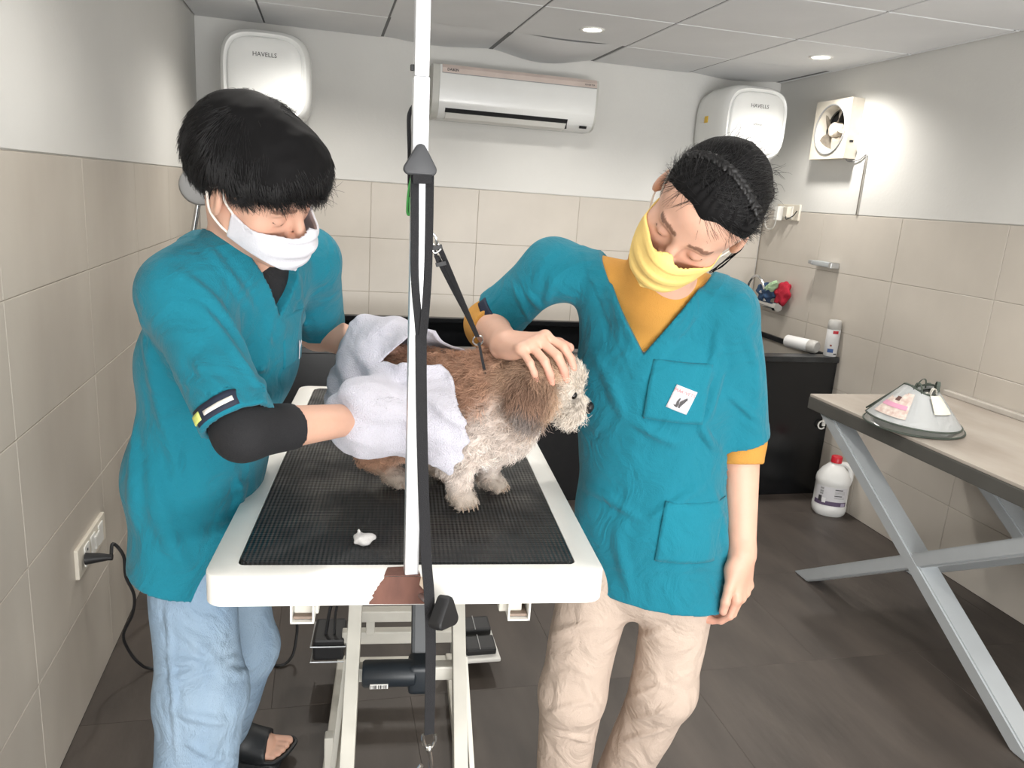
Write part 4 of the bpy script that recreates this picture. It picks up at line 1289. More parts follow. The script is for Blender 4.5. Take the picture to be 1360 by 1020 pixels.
def scrub_post(fld, axis_o, up, fr, rt, tipv, topv, halfw, hem, fseed, slits=(), sleeves=()):
    """hollow hems, V neck, collar band and soft cloth waves for a scrub top"""
    axis_o = np.asarray(axis_o, F32); up = nrm(up).astype(F32); fr = nrm(fr).astype(F32); rt = nrm(rt).astype(F32)
    hn, hd_ = hem; hn = nrm(hn).astype(F32)

    def post(P, d):
        q = P - axis_o; u = q @ rt; v = q @ up; w = q @ fr
        d = d - .004 * wob3(P, 13, fseed) * np.clip((v + .55) * 3, .3, 1) - .0016 * wob3(P, 34, fseed + 1)
        t = np.clip((v - tipv) / (topv - tipv), -1, 2.2)
        wedge = (np.abs(u) - halfw * t)                      # <0 inside the neck opening
        wedge = wedge / math.sqrt(1 + (halfw / (topv - tipv)) ** 2)
        front = -(w - .0)
        vee = np.maximum(np.maximum(wedge, tipv - v), front)
        neck = np.maximum(wedge - .004, -(v - topv))
        band = (wedge > 0) & (wedge < .034) & (v > tipv - .045) & (w > -.02)
        d = d - np.where(band, .0022, 0)
        d = np.maximum(d, -vee); d = np.maximum(d, -neck)
        h = (P @ hn) - hd_                                   # >0 above the hem
        cav = np.maximum(d + .009, h - .05)
        for a, b in sleeves:
            ax = nrm(np.asarray(b) - np.asarray(a)).astype(F32); e = (P - np.asarray(b, F32)) @ ax
            ra = np.maximum(np.linalg.norm(P - np.asarray(b, F32) - e[:, None] * ax, axis=1) - .072, np.abs(e) - .16)
            cut = np.maximum(-e, ra); d2 = np.maximum(d + .0085, np.maximum(-e - .04, ra))
            d = np.maximum(d, -cut); d = np.maximum(d, -d2)
            hemband = (e > -.025) & (e < 0) & (ra < 0)
            d = d - np.where(hemband, .001, 0)
        d = np.maximum(d, -cav); d = np.maximum(d, -h)
        for so, sn, st_, hh in slits:
            g = np.maximum(np.abs((P - np.asarray(so, F32)) @ np.asarray(st_, F32)) - .012 * np.clip((hh - (P @ hn - hd_)) / hh, 0, 1) , -((P - np.asarray(so, F32)) @ np.asarray(sn, F32)))
            g = np.maximum(g, (P @ hn - hd_) - hh); d = np.maximum(d, -g)
        return d
    fld.post = post


NAILC = np.array([1.08, .98, .96]); UNIT = np.array([1., 1., 1.])


def skin_color(tips, extra=None):
    def fn(v):
        c = np.ones((len(v), 3), F32) * (1 + .03 * wob3(v, 30, 5))[:, None]
        for p, d, nz in tips:
            q = v - (p - np.asarray(d) * .004 + np.asarray(nz) * .007).astype(F32); r_ = np.linalg.norm(q, axis=1)
            m = np.clip(1 - r_ / .0085, 0, 1)[:, None] > .25
            c = np.where(m, c * np.array([1.12, 1.06, 1.06], F32), c)
            q = np.linalg.norm(v - np.asarray(p, F32), axis=1); c *= (1 - np.clip(1 - q / .05, 0, 1)[:, None] * np.array([0, .1, .08], F32))
        if extra is not None: c = extra(v, c)
        return c
    return fn


def face_color(L, R, s):
    c0 = L(0, 0, 0).astype(F32); r_, f_, u_ = [q.astype(F32) for q in R]

    def fn(v, c):
        q = v - c0; x = q @ r_ / s; y = q @ f_ / s; z = q @ u_ / s
        a = np.abs(x)
        brow = (a > .012) & (a < .052) & (y > .03) & (np.abs(z - (.0225 + .004 * np.sin((a - .012) / .04 * 2.4) - .12 * np.maximum(a - .036, 0))) < .0042)
        c = np.where(brow[:, None], c * np.array([.34, .30, .28], F32), c)
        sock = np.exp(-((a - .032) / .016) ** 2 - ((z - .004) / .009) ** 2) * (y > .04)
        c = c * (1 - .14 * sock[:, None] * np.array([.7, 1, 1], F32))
        lip = (a < .024) & (np.abs(z + .067) < .008 * np.sqrt(np.maximum(0, 1 - (a / .024) ** 2))) & (y > .06)
        c = np.where(lip[:, None], c * np.array([.85, .66, .66], F32), c)
        cheek = np.exp(-((a - .045) / .022) ** 2 - ((z + .03) / .022) ** 2) * (y > .02)
        return c * (1 - .07 * cheek[:, None] * np.array([0, 1, 1], F32))
    return fn


def lashes(name, L, s, parent, down=.006):
    for q in (-1, 1):
        pts = [L(q * (.032 + .0145 * t), .0845 - .008 * t * t + .0005, -.0055 + .0055 * t * t - .0) for t in np.linspace(-1, 1, 9)]
        tube_obj(name, pts, .0011 * s, HAIRCAP, parent, 2)

# ---- left groomer -------------------------------------------------------------------------------------------------------
EARL = at(296, 268, 1.285)
hp = math.radians(31); hy = math.radians(29)
fwdL = V(math.cos(hy) * math.cos(hp), -math.sin(hy) * math.cos(hp), -math.sin(hp)); upL = V(.03, -.5, 1)
rL = nrm(np.cross(fwdL, upL)); sL = .94
cL = EARL - rL * .080 * sL
bl = Field()
SRl, SLl = V(-.226, 1.335, 1.285), V(-.035, 1.585, 1.325)
crt = nrm(SRl - SLl) * V(1, 1, 0.6); crt = nrm(crt); cfr = nrm(np.cross(V(0, 0, 1), crt)); hrt = nrm(V(-.35, -.94, 0))
ST = [(V(-.24, 1.535, .86), .12, .07, hrt), (V(-.228, 1.525, 1.0), .12, .07, hrt), (V(-.178, 1.483, 1.18), .135, .084, crt), (V(-.148, 1.465, 1.30), .138, .072, crt)]
for (a, wa, da, ra), (b, wb, db, rb) in zip(ST, ST[1:]): bl.u(p_ecap(a, b, (wa, da), (wb, db), ra + rb), .04)
NB = V(-.135, 1.455, 1.365)
bl.u(p_cap(V(-.17, 1.40, 1.33), SRl, .045, .048), .04); bl.u(p_cap(V(-.11, 1.51, 1.34), SLl, .045, .048), .04)
HL, HR_ = head(bl, cL, fwdL, upL, sL)
bl.u(p_cap(NB - V(.0, 0, .04), HL(0, -.03, -.05), .056, .054), .03)
ER = V(*at(322, 574, 1.20)); WR = V(*at(472, 556, 1.37)); EL = V(*at(423, 440, 1.735)); WL = V(*at(488, 462, 1.60))
limb(bl, [SRl, ER], [.046, .038], .03); bl.u(p_ecap(ER, WR, (.039, .041), (.026, .031), V(0, -.5, 1)), .02)
limb(bl, [SLl, EL], [.05, .041], .03); bl.u(p_ecap(EL, WL, (.04, .042), (.026, .03), V(0, -.5, 1)), .02)
tipsL = hand(bl, WR + nrm(WR - ER) * .01, V(.75, .35, -.1), V(.2, -.3, .9), True, [(25, 30, 20)] * 4, thumb=V(.8, .3, -.2))
tipsL += hand(bl, WL + nrm(WL - EL) * .01, V(.8, -.35, -.25), V(-.3, -.4, .8), False, [(25, 30, 20)] * 4, thumb=V(.8, -.3, -.3))
RHl, LHl = V(-.255, 1.475, .83), V(-.24, 1.62, .83)
KR, KL = V(*at(268, 925, 1.40)), V(*at(322, 860, 1.70))
AR, AL = V(-.26, 1.40, .1), V(*at(290, 985, 1.80))
limb(bl, [RHl, KR, AR], [.07, .058, .042], .03); limb(bl, [LHl, KL, AL], [.085, .058, .042], .03)
qR = foot(bl, AR, (.98, -.15)); qL = foot(bl, V(AL[0] + .02, AL[1], 0), (.985, -.16))
limb(bl, [AR, qR[0](.03, 0, .07)], [.042, .036], .02); limb(bl, [AL, qL[0](.03, 0, .07)], [.042, .036], .02)
manL, vL, fqL = field_obj('person', bl, .0034, SKIN, None, skin_color(tipsL, face_color(HL, HR_, sL)))
tagit(manL, 'man in teal scrub top, pale jeans and white face mask towelling the dog', 'person')
lashes('eyelash', HL, sL, manL)
slide('sandal', manL, bl, *qL); slide('sandal', manL, bl, *qR)

# scrub top
tl = Field()
hemc = V(-.235, 1.53, .80)
TSt = [(V(-.245, 1.53, .66), .192, .108, hrt), (V(-.235, 1.525, .93), .170, .098, hrt), (V(-.183, 1.487, 1.15), .160, .110, crt), (V(-.148, 1.465, 1.30), .155, .094, crt)]
for (a, wa, da, ra), (b, wb, db, rb) in zip(TSt, TSt[1:]): tl.u(p_ecap(a, b, (wa, da), (wb, db), ra + rb), .05)
tl.u(p_cap(V(-.165, 1.40, 1.335), SRl + V(0, 0, .004), .052, .054), .05); tl.u(p_cap(V(-.11, 1.51, 1.345), SLl + V(0, 0, .004), .052, .058), .05)
SEr = SRl + (ER - SRl) * .93; SEl = SLl + (EL - SLl) * .86
tl.u(p_cap(SRl, SRl + (ER - SRl) * 1.1, .056, .060), .06); tl.u(p_cap(SLl, SLl + (EL - SLl) * 1.1, .062, .064), .03)
tl.u(p_cap(NB + V(0, 0, -.05), NB + V(.0, 0, .015), .074, .066), .03)


def hits(f, pix, ys, nan=False):
    """first points of the surface f seen at the pixels, near ys metres down the room"""
    p = np.array([at(a, b, y) for (a, b), y in zip(pix, ys)]); dr = p - CAM; dr /= np.linalg.norm(dr, axis=1)[:, None]; q = p - dr * .28
    for _ in range(60):
        e = f.eval(q, post=False); q = q + dr * np.clip(e, -.02, .05)[:, None] * .9
    bad = np.abs(f.eval(q, post=False)) > .004; q[bad] = np.nan if nan else p[bad]
    return q


def hit(f, px, py, y): return hits(f, [(px, py)], [y])[0]


def folds(f, rows):
    n = 7; pix = []; ys = []
    for k, (x0, y0, x1, y1, y_a, y_b, w_, am) in enumerate(rows):
        L_ = math.hypot(x1 - x0, y1 - y0); bow = ((k * 37) % 11 - 5) / 5 * .07
        for i in range(n):
            t = i / (n - 1); b = bow * math.sin(PI * t) * L_
            pix.append((x0 + (x1 - x0) * t - (y1 - y0) / L_ * b, y0 + (y1 - y0) * t + (x1 - x0) / L_ * b)); ys.append(y_a + (y_b - y_a) * t)
    H = hits(f, pix, ys, True).reshape(-1, n, 3)
    for h, r in zip(H, rows):
        h = h[~np.isnan(h[:, 0])]
        if len(h) > 3: f.fold(h, r[6] * .72, r[7] * 1.7)


folds(tl, [(236, 360, 330, 470, 1.30, 1.30, .016, .008), (262, 402, 350, 520, 1.29, 1.30, .014, .007), (250, 470, 330, 545, 1.27, 1.25, .016, .007),
           (300, 560, 330, 640, 1.34, 1.36, .02, .007), (190, 420, 215, 560, 1.42, 1.40, .02, .007), (200, 620, 250, 760, 1.36, 1.36, .026, .009), (330, 600, 290, 740, 1.40, 1.38, .02, .008),
           (180, 560, 178, 700, 1.42, 1.42, .022, .008), (280, 690, 335, 680, 1.36, 1.40, .012, .006), (250, 300, 340, 420, 1.32, 1.36, .014, .006), (390, 350, 410, 450, 1.5, 1.52, .014, .006),
           (230, 500, 300, 540, 1.28, 1.25, .012, .006), (215, 540, 240, 650, 1.36, 1.35, .02, .006), (360, 420, 350, 560, 1.42, 1.42, .014, .006)])
chO = V(-.16, 1.475, 1.25); chU = nrm(V(.12, -.02, 1)); 
hemn = nrm(V(.36, 0, 1)); hemd = float(hemn @ V(-.22, 1.40, .705))
scrub_post(tl, chO, chU, cfr, crt, .005, .115, .064, (hemn, hemd), 3, sleeves=[(SRl, SEr), (SLl, SEl)])
topL, _, _ = field_obj('scrub_top', tl, .0042, TEAL, manL, margin=.02)
# undershirt showing in the V
ul = Field()
ul.u(p_ecap(V(-.187, 1.487, 1.16), V(-.150, 1.465, 1.30), (.143, .099), (.142, .080), crt), .03); ul.u(p_cap(NB + V(0, 0, -.05), NB + V(.002, -.003, .012), .063, .0595), .03)
nn_ = nrm(V(.25, -.12, 1)).astype(F32); ul.post = lambda P, d: np.maximum(np.maximum(d, (P - (NB + V(0, 0, .012)).astype(F32)) @ nn_), 1.17 - P[:, 2])
field_obj('undershirt', ul, .0042, BLACKCLOTH, manL)
# black elbow sleeve under the near cuff
eb = Field(); eb.u(p_cap(SRl, ER, .050, .043), .02); eb.u(p_ecap(ER, WR, (.0435, .0455), (.029, .034), V(0, -.5, 1)), .02)
fa = nrm(WR - ER).astype(F32); ua = nrm(ER - SRl).astype(F32); c1 = (ER + (WR - ER) * .40).astype(F32); c0 = (SRl + (ER - SRl) * .72).astype(F32)
eb.post = lambda P, d: np.maximum.reduce([d, (P - c1) @ fa, -((P - c0) @ ua)])
field_obj('elbow_sleeve', eb, .004, BLACKCLOTH, manL)
# jeans
jl = Field()
jl.u(p_ecap(V(-.252, 1.54, .82), V(-.25, 1.53, .90), (.130, .088), (.125, .085), hrt), .04)
limb(jl, [RHl, KR, AR + V(0, 0, .02)], [.078, .082, .078], .03); limb(jl, [LHl, KL, AL + V(0, 0, .0)], [.086, .080, .064], .03)
folds(jl, [(215, 880, 330, 900, 1.33, 1.35, .012, .008), (225, 905, 325, 870, 1.32, 1.34, .012, .009), (220, 940, 310, 960, 1.33, 1.33, .014, .007), (230, 830, 300, 900, 1.33, 1.33, .016, .006), (222, 800, 236, 1010, 1.34, 1.34, .010, .005), (300, 900, 345, 880, 1.65, 1.66, .012, .006), (290, 940, 325, 945, 1.72, 1.72, .010, .006), (285, 955, 318, 965, 1.74, 1.74, .008, .006), (250, 985, 315, 1010, 1.34, 1.34, .014, .007)])
alz = (AL + V(.0, 0, -.005)).astype(F32); ald = nrm(AL - KL).astype(F32)


def jpost(P, d):
    d = d - .0022 * wob3(P, 26, 9)
    e = (P - alz) @ ald; e2 = .11 - P[:, 2]
    near = P[:, 1] < 1.6
    e = np.where(near, e2, e)
    d = np.maximum(d, e); d = np.maximum(d, -np.maximum(d + .004, -e - .04))
    return np.maximum(d, P[:, 2] - .93)


jl.post = jpost
field_obj('jeans', jl, .0042, DENIM, manL)
mask('face_mask', bl, HL, HR_, sL, MASKW, manL)
for q in (-1, 1):
    tube_obj('ear_loop', [HL(q * .066, .016, -.024), HL(q * .077, .002, .0), HL(q * .083, -.008, .024), HL(q * .086, -.024, .016)], .002, LOOPW, manL)
    tube_obj('ear_loop', [HL(q * .064, .016, -.068), HL(q * .076, -.002, -.052), HL(q * .084, -.02, -.03), HL(q * .088, -.028, .004)], .002, LOOPW, manL)
# hair: a dense cap with loose strands over it
hl = Field(); RM = np.stack(HR_)
hl.u(p_ell(HL(0, -.020, .056), [.088, .106, .089], RM), .02)
hl.u(p_ell(HL(0, .05, .078), [.072, .060, .052], RM), .03)
hl.u(p_ell(HL(0, -.065, .03), [.076, .064, .082], RM), .03)
cLf = cL.astype(F32); rr_, ff_, uu_ = [q.astype(F32) for q in HR_]


def hairpost(P, d):
    q = P - cLf; x = q @ rr_ / sL; y = q @ ff_ / sL; z = q @ uu_ / sL
    d = d - .0018 * wob3(P, 60, 2) - .001 * wob3(P, 130, 4)
    line = np.interp(y, [-.12, -.07, -.03, -.01, .03, .05, .08, .12], [-.05, -.045, -.008, .032, .022, .042, .053, .055])
    d = np.maximum(d, (line - z) * sL * .8)
    return d


hl.post = hairpost
hcL, hv, hq = field_obj('hair', hl, .004, HAIRCAP, manL)
crown = HL(.02, -.05, .135)


def comb_dir(P, N):
    d = P - crown; q = P - cL; y = q @ HR_[1]
    d = d + np.clip(y / .1, -.2, 1)[:, None] * (HR_[1] * .10 - HR_[2] * .02)[None] - HR_[2][None] * .03
    d = d - N * (d * N).sum(1)[:, None]; return d / (np.linalg.norm(d, axis=1)[:, None] + 1e-9)


zof = lambda P: (P - cL) @ HR_[2]
HP, HN = sample_surface(hv, hq, 13000, RNG, lambda c, n: ((n * (c - HL(0, 0, .03))).sum(1) > 0) * 1.0)
Dm = comb_dir(HP, HN); cl_ = wob3(HP.astype(F32), 90, 3)[:, None]
Dm = Dm + np.cross(HN, Dm) * cl_ * .5
st_ = grow(HP, HN, Dm, RNG.uniform(.02, .04, len(HP)), 6, lift=.10, fall=.08, wob=.06, hug=HL(0, -.02, .03), hk=.38)
strands('hair_strands', st_, np.full(len(HP), .00045), HAIR, hcL)
# fringe and loose ends along the hair line
yy = (HP - cL) @ HR_[1]
pick = np.flatnonzero((zof(HP) < .06) & (yy > -.02)); pick = pick[:1400]
st2 = grow(HP[pick], HN[pick], Dm[pick], RNG.uniform(.018, .032, len(pick)), 6, lift=.03, fall=.14, wob=.06)
strands('hair_fringe', st2, np.full(len(pick), .00045), HAIR, hcL)
# breast pocket with a white print, cuff tag
pcl = at(392, 430, 1.42)
decal_grid('breast_pocket', tl, hit(tl, 388, 448, 1.45), -crt, chU, .075, .10, TEALD, topL, .002, .003, 10, 12)
decal_poly('pocket_print', tl, hit(tl, 393, 462, 1.44), -crt, chU, [(-.002, -.02), (.002, -.02), (.004, .0), (.012, .012), (.01, .016), (.003, .008), (.001, .018), (-.002, .016), (-.001, .0)], [tuple(range(9))], MASKW, topL, .008)
tgc = SRl + (ER - SRl) * .86
tn = nrm(CAM - tgc + V(-.25, 0, -.5)); tu = nrm(np.cross(tn, ER - SRl))
decal_grid('cuff_tag', tl, tgc, tu, -nrm(ER - SRl), .075, .026, NAVYTAG, topL, .0015, .0015, 12, 4)
decal_grid('cuff_stripe', tl, tgc + (ER - SRl) * .005 + tu * .008, tu, -nrm(ER - SRl), .05, .007, LOOPW, topL, .0035, .001, 8, 2)
decal_grid('cuff_badge', tl, tgc - tu * .034, tu, -nrm(ER - SRl), .018, .014, M('lime_badge', (206, 214, 120), .6), topL, .0035, .001, 3, 3)

# ---- right groomer ------------------------------------------------------------------------------------------------------
br = Field()
cR = V(*at(930, 283, 1.22)); fwdR = V(-.639, -.48, -.60); upR = V(.12, -.756, .62); sR = 1.02
SRr, SLr = V(*at(733, 356, 1.515)), V(*at(964, 414, 1.345))
brt = nrm(V(-.87, .49, .05)); bfr = nrm(np.cross(V(0, 0, 1), brt))
ST = [(V(.690, 1.415, .76), .135, .10, brt), (V(.685, 1.42, .96), .122, .09, brt), (V(.663, 1.43, 1.16), .142, .098, brt), (V(.638, 1.425, 1.28), .14, .074, brt)]
for (a, wa, da, ra), (b, wb, db, rb) in zip(ST, ST[1:]): br.u(p_ecap(a, b, (wa, da), (wb, db), ra + rb), .04)
NBr = V(.622, 1.37, 1.36)
br.u(p_cap(V(.585, 1.43, 1.32), SRr, .045, .046), .04); br.u(p_cap(V(.68, 1.38, 1.315), SLr, .045, .046), .04)
HLr, HRr = head(br, cR, fwdR, upR, sR)
br.u(p_cap(NBr - V(0, 0, .05), HLr(0, -.03, -.055), .055, .052), .03)
ERr, WRr = V(*at(648, 432, 1.63)), V(*at(672, 458, 1.395)); ELr, WLr = V(*at(984, 585, 1.37)), V(*at(986, 738, 1.30))
limb(br, [SRr, ERr], [.049, .042], .03); br.u(p_ecap(ERr, WRr, (.040, .044), (.029, .024), V(.4, .1, .9)), .02)
limb(br, [SLr, ELr], [.049, .041], .03); br.u(p_ecap(ELr, WLr, (.040, .038), (.027, .021), V(.9, -.3, 0)), .02)
tipsR = hand(br, WRr, V(.40, -.86, .22), V(.85, .42, .35), True, [(40, 34, 18), (46, 36, 18), (50, 36, 20), (50, 34, 18)], spread=(.24, .06, -.12, -.30), s=.98)
tipsR += hand(br, WLr, V(.10, -.06, -1), V(-.80, -.55, 0), False, [(14, 34, 24), (20, 38, 26), (26, 40, 26), (30, 40, 26)], thumb=V(-.30, -.28, -.9), s=.98)
RHr, LHr = V(.605, 1.45, .75), V(.765, 1.385, .75)
KRr, KLr = V(*at(760, 920, 1.41)), V(*at(882, 915, 1.37)); ARr, ALr = V(.575, 1.49, .1), V(.725, 1.49, .1)
limb(br, [RHr, KRr, ARr], [.08, .056, .04], .03); limb(br, [LHr, KLr, ALr], [.08, .056, .04], .03)
qRr = foot(br, ARr, (-.4, -.92)); qLr = foot(br, ALr, (.05, -1))
limb(br, [ARr, qRr[0](.03, 0, .07)], [.042, .036], .02); limb(br, [ALr, qLr[0](.03, 0, .07)], [.042, .036], .02)
manR, vR, fqR = field_obj('person', br, .0032, SKIN, None, skin_color(tipsR, face_color(HLr, HRr, sR)))
tagit(manR, 'man in teal scrub top, khaki trousers and yellow face mask holding the dog', 'person')
lashes('eyelash', HLr, sR, manR)
slide('sandal', manR, br, *qRr); slide('sandal', manR, br, *qLr)

tr = Field()
TSt = [(V(.706, 1.412, .62), .178, .126, brt), (V(.688, 1.415, .83), .152, .116, brt), (V(.668, 1.43, 1.11), .158, .118, brt), (V(.640, 1.425, 1.27), .148, .090, brt)]
for (a, wa, da, ra), (b, wb, db, rb) in zip(TSt, TSt[1:]): tr.u(p_ecap(a, b, (wa, da), (wb, db), ra + rb), .05)
tr.u(p_cap(V(.585, 1.43, 1.328), SRr + V(.01, 0, -.004), .05, .050), .05); tr.u(p_cap(V(.68, 1.38, 1.32), SLr + V(0, 0, .002), .05, .057), .05)
SErr = SRr + (ERr - SRr) * .80; SElr = SLr + (ELr - SLr) * .97
tr.u(p_cap(SRr, SRr + (ERr - SRr) * 1.05, .056, .062), .05); tr.u(p_cap(SLr, SLr + (ELr - SLr) * 1.15, .060, .060), .03)
tr.u(p_cap(NBr + V(0, 0, -.06), NBr + V(-.0, -.01, .0), .076, .068), .03)
folds(tr, [(955, 430, 930, 520, 1.25, 1.24, .016, .008), (960, 470, 940, 560, 1.26, 1.25, .014, .008), (735, 370, 722, 450, 1.38, 1.38, .014, .008), (700, 390, 735, 440, 1.42, 1.40, .012, .008), (680, 375, 705, 430, 1.45, 1.44, .010, .006),
           (745, 480, 780, 620, 1.32, 1.26, .022, .007), (760, 640, 850, 690, 1.28, 1.23, .016, .007), (840, 560, 900, 590, 1.22, 1.23, .016, .007), (930, 560, 955, 600, 1.27, 1.28, .014, .009), (790, 470, 830, 560, 1.25, 1.23, .022, .006),
           (860, 690, 935, 640, 1.22, 1.25, .016, .006), (945, 650, 962, 770, 1.27, 1.28, .018, .007), (770, 690, 780, 780, 1.27, 1.26, .02, .006), (820, 700, 840, 790, 1.23, 1.22, .022, .005), (985, 430, 1005, 540, 1.26, 1.27, .016, .006), (965, 520, 1010, 560, 1.27, 1.28, .012, .006)])
chOr = V(.648, 1.43, 1.21); chUr = nrm(V(-.06, -.02, 1))
scrub_post(tr, chOr, chUr, bfr, brt, -.005, .125, .082, (V(.08, 0, 1), float(nrm(V(.08, 0, 1)) @ V(.69, 1.36, .668))), 7, sleeves=[(SRr, SErr), (SLr, SElr)])
topR, _, _ = field_obj('scrub_top', tr, .0042, TEAL, manR, margin=.02)
ur = Field()
ur.u(p_ecap(V(.670, 1.43, 1.05), V(.638, 1.425, 1.28), (.142, .107), (.142, .083), brt), .03)
ur.u(p_cap(V(.585, 1.43, 1.322), SRr, .046, .0505), .04); ur.u(p_cap(V(.68, 1.38, 1.316), SLr, .046, .0505), .04)
ur.u(p_cap(NBr + V(0, 0, -.06), NBr + V(-.004, -.012, .022), .066, .06), .03)
limb(ur, [SRr, ERr, ERr + (WRr - ERr) * .5], [.053, .050, .042], .02); limb(ur, [SLr, ELr, ELr + (WLr - ELr) * .3], [.053, .048, .044], .02)
nu_ = nrm(V(-.2, -.4, 1)).astype(F32); cN = (NBr + V(0, -.01, .03)).astype(F32)
e1 = (ERr + (WRr - ERr) * .30).astype(F32); d1 = nrm(WRr - ERr).astype(F32); e2 = (ELr + (WLr - ELr) * .20).astype(F32); d2 = nrm(WLr - ELr).astype(F32)


def upost(P, d):
    d = d - .0016 * wob3(P, 45, 6)
    r1 = np.linalg.norm(P - e1, axis=1) - .1; r2 = np.linalg.norm(P - e2, axis=1) - .1; r3 = np.linalg.norm(P - cN, axis=1) - .13
    for x, r_ in (((P - e1) @ d1, r1), ((P - e2) @ d2, r2), ((P - cN) @ nu_, r3)):
        d = np.maximum(d, np.minimum(x, -r_))
    return d


ur.post = upost
field_obj('undershirt', ur, .0042, MUSTARD, manR)
pr = Field()
pr.u(p_ecap(V(.693, 1.415, .70), V(.688, 1.415, .82), (.148, .112), (.14, .105), brt), .04)
limb(pr, [RHr, KRr, ARr + V(0, 0, -.01)], [.086, .072, .062], .025); limb(pr, [LHr, KLr, ALr + V(0, 0, -.01)], [.082, .070, .060], .025)
folds(pr, [(720, 850, 800, 830, 1.25, 1.25, .014, .007), (730, 870, 790, 900, 1.24, 1.24, .012, .004), (775, 900, 805, 960, 1.26, 1.26, .012, .004), (725, 950, 800, 930, 1.26, 1.26, .010, .004), (720, 970, 790, 985, 1.28, 1.28, .014, .007), (830, 850, 890, 830, 1.23, 1.22, .012, .007), (835, 890, 900, 920, 1.23, 1.22, .012, .003), (830, 930, 920, 890, 1.25, 1.24, .010, .004), (840, 955, 895, 935, 1.26, 1.25, .010, .005), (830, 985, 880, 970, 1.28, 1.28, .012, .007), (840, 830, 850, 900, 1.22, 1.23, .01, .006)])


def kpost(P, d):
    d = d - .0022 * wob3(P, 24, 12); e = .085 - P[:, 2]
    d = np.maximum(d, e); d = np.maximum(d, -np.maximum(d + .004, -e - .04)); return np.maximum(d, P[:, 2] - .86)


pr.post = kpost
trs, _, _ = field_obj('trousers', pr, .0042, KHAKI, manR)
mask('face_mask', br, HLr, HRr, sR, MASKY, manR, top=-.008, half=.071)
for q in (-1, 1):
    tube_obj('ear_loop', [HLr(q * .066, .016, -.022), HLr(q * .077, .002, .002), HLr(q * .082, -.006, .026), HLr(q * .086, -.024, .016)], .0018, LOOPW, manR)
    tube_obj('ear_loop', [HLr(q * .064, .016, -.066), HLr(q * .076, -.002, -.05), HLr(q * .084, -.02, -.03), HLr(q * .088, -.028, .004)], .0018, LOOPW, manR)
# hair combed back from a high hair line into a knot
hr = Field(); RM = np.stack(HRr)
hr.u(p_ell(HLr(0, -.016, .038), [.083 * sR, .103 * sR, .089 * sR], RM), .02)
hr.u(p_ell(HLr(0, .03, .06), [.070 * sR, .058 * sR, .052 * sR], RM), .03)
BUN = V(*at(1003, 254, 1.275))
hr.u(p_ell(BUN, [.03, .024, .032], RM), .02); hr.u(p_ell(BUN + HRr[0] * -.016, [.018, .018, .022], RM), .012)
for k_, x0 in enumerate((-.034, .012, -.062)):                # tight rolled ridges running back over the crown
    for i in range(9):
        a0 = i / 8; zz = .128 - .06 * (a0 - .35) ** 2 * 2.2; yy_ = .055 - .165 * a0
        hr.u(p_ell(HLr(x0 * (1 - .5 * a0), yy_, zz - abs(x0) * .38 + .002 * (i % 2)), [.008, .0115, .0075], RM), .006)
cRf = cR.astype(F32); r2_, f2_, u2_ = [q.astype(F32) for q in HRr]


def hairpost2(P, d):
    q = P - cRf; x = q @ r2_ / sR; y = q @ f2_ / sR; z = q @ u2_ / sR
    az = np.arctan2(x, y)
    d = d - .0026 * np.sin(az * 36 + 3 * wob3(P, 25, 8)) * np.clip(y * 14 + .6, 0, 1) * np.clip((z - np.interp(y, [-.03, -.012, .02, .05, .075, .1], [-.02, .012, .02, .056, .078, .086])) / .03, 0, 1) - .001 * wob3(P, 90, 4)
    line = np.interp(y, [-.14, -.07, -.03, -.012, .02, .05, .075, .1], [-.045, -.04, -.02, .012, .02, .056, .078, .086])
    line = line - .012 * np.exp(-(x / .014) ** 2) * (y > .04)
    d = d + .007 * np.clip(1 - (z - line) / .026, 0, 1) ** 1.5 * (y > -.02)
    return np.maximum(d, (line - z) * sR * .8)


hr.post = hairpost2
hcR, hv, hq = field_obj('hair', hr, .0036, HAIRCAP, manR)
HP, HN = sample_surface(hv, hq, 4500, RNG, lambda c, n: ((n * (c - HLr(0, 0, .03))).sum(1) > 0) * 1.0)
Dm = BUN - HP; Dm = Dm - HN * (Dm * HN).sum(1)[:, None]; Dm /= np.linalg.norm(Dm, axis=1)[:, None] + 1e-9
near = np.linalg.norm(HP - BUN, axis=1) < .045
sw = np.cross(HN, HRr[0]); Dm[near] = sw[near] / (np.linalg.norm(sw[near], axis=1)[:, None] + 1e-9)
st_ = grow(HP, HN, Dm, np.minimum(RNG.uniform(.025, .05, len(HP)), np.where(near, .012, np.linalg.norm(HP - BUN, axis=1) * .8)), 6, lift=.0, fall=.0, wob=.02, hug=HLr(0, -.02, .03), hk=1.0)
strands('hair_strands', st_, np.full(len(HP), .00034), HAIR, hcR)
bf = Field()
path = hits(hr, [(912, 207), (925, 206), (942, 209), (957, 217), (970, 227), (981, 239), (990, 252), (998, 266), (1004, 280), (1009, 294)], [1.2] * 10)
path = np.array([tuple(p) for p in smooth_path([tuple(map(float, p)) for p in path], 4)])
for i in range(len(path) - 1):
    tg = nrm(path[i + 1] - path[i]); ou = nrm(path[i] - HLr(0, 0, .02)); sd3 = np.cross(tg, ou); q_ = -1 if i % 2 else 1
    bf.u(p_ell(path[i] + ou * .0015 + sd3 * q_ * .004, (.0075, .0042, .0045), np.stack([nrm(tg + sd3 * q_ * .8), nrm(np.cross(ou, nrm(tg + sd3 * q_ * .8))), ou])), .0015)
field_obj('braid', bf, .0016, HAIR, manR)
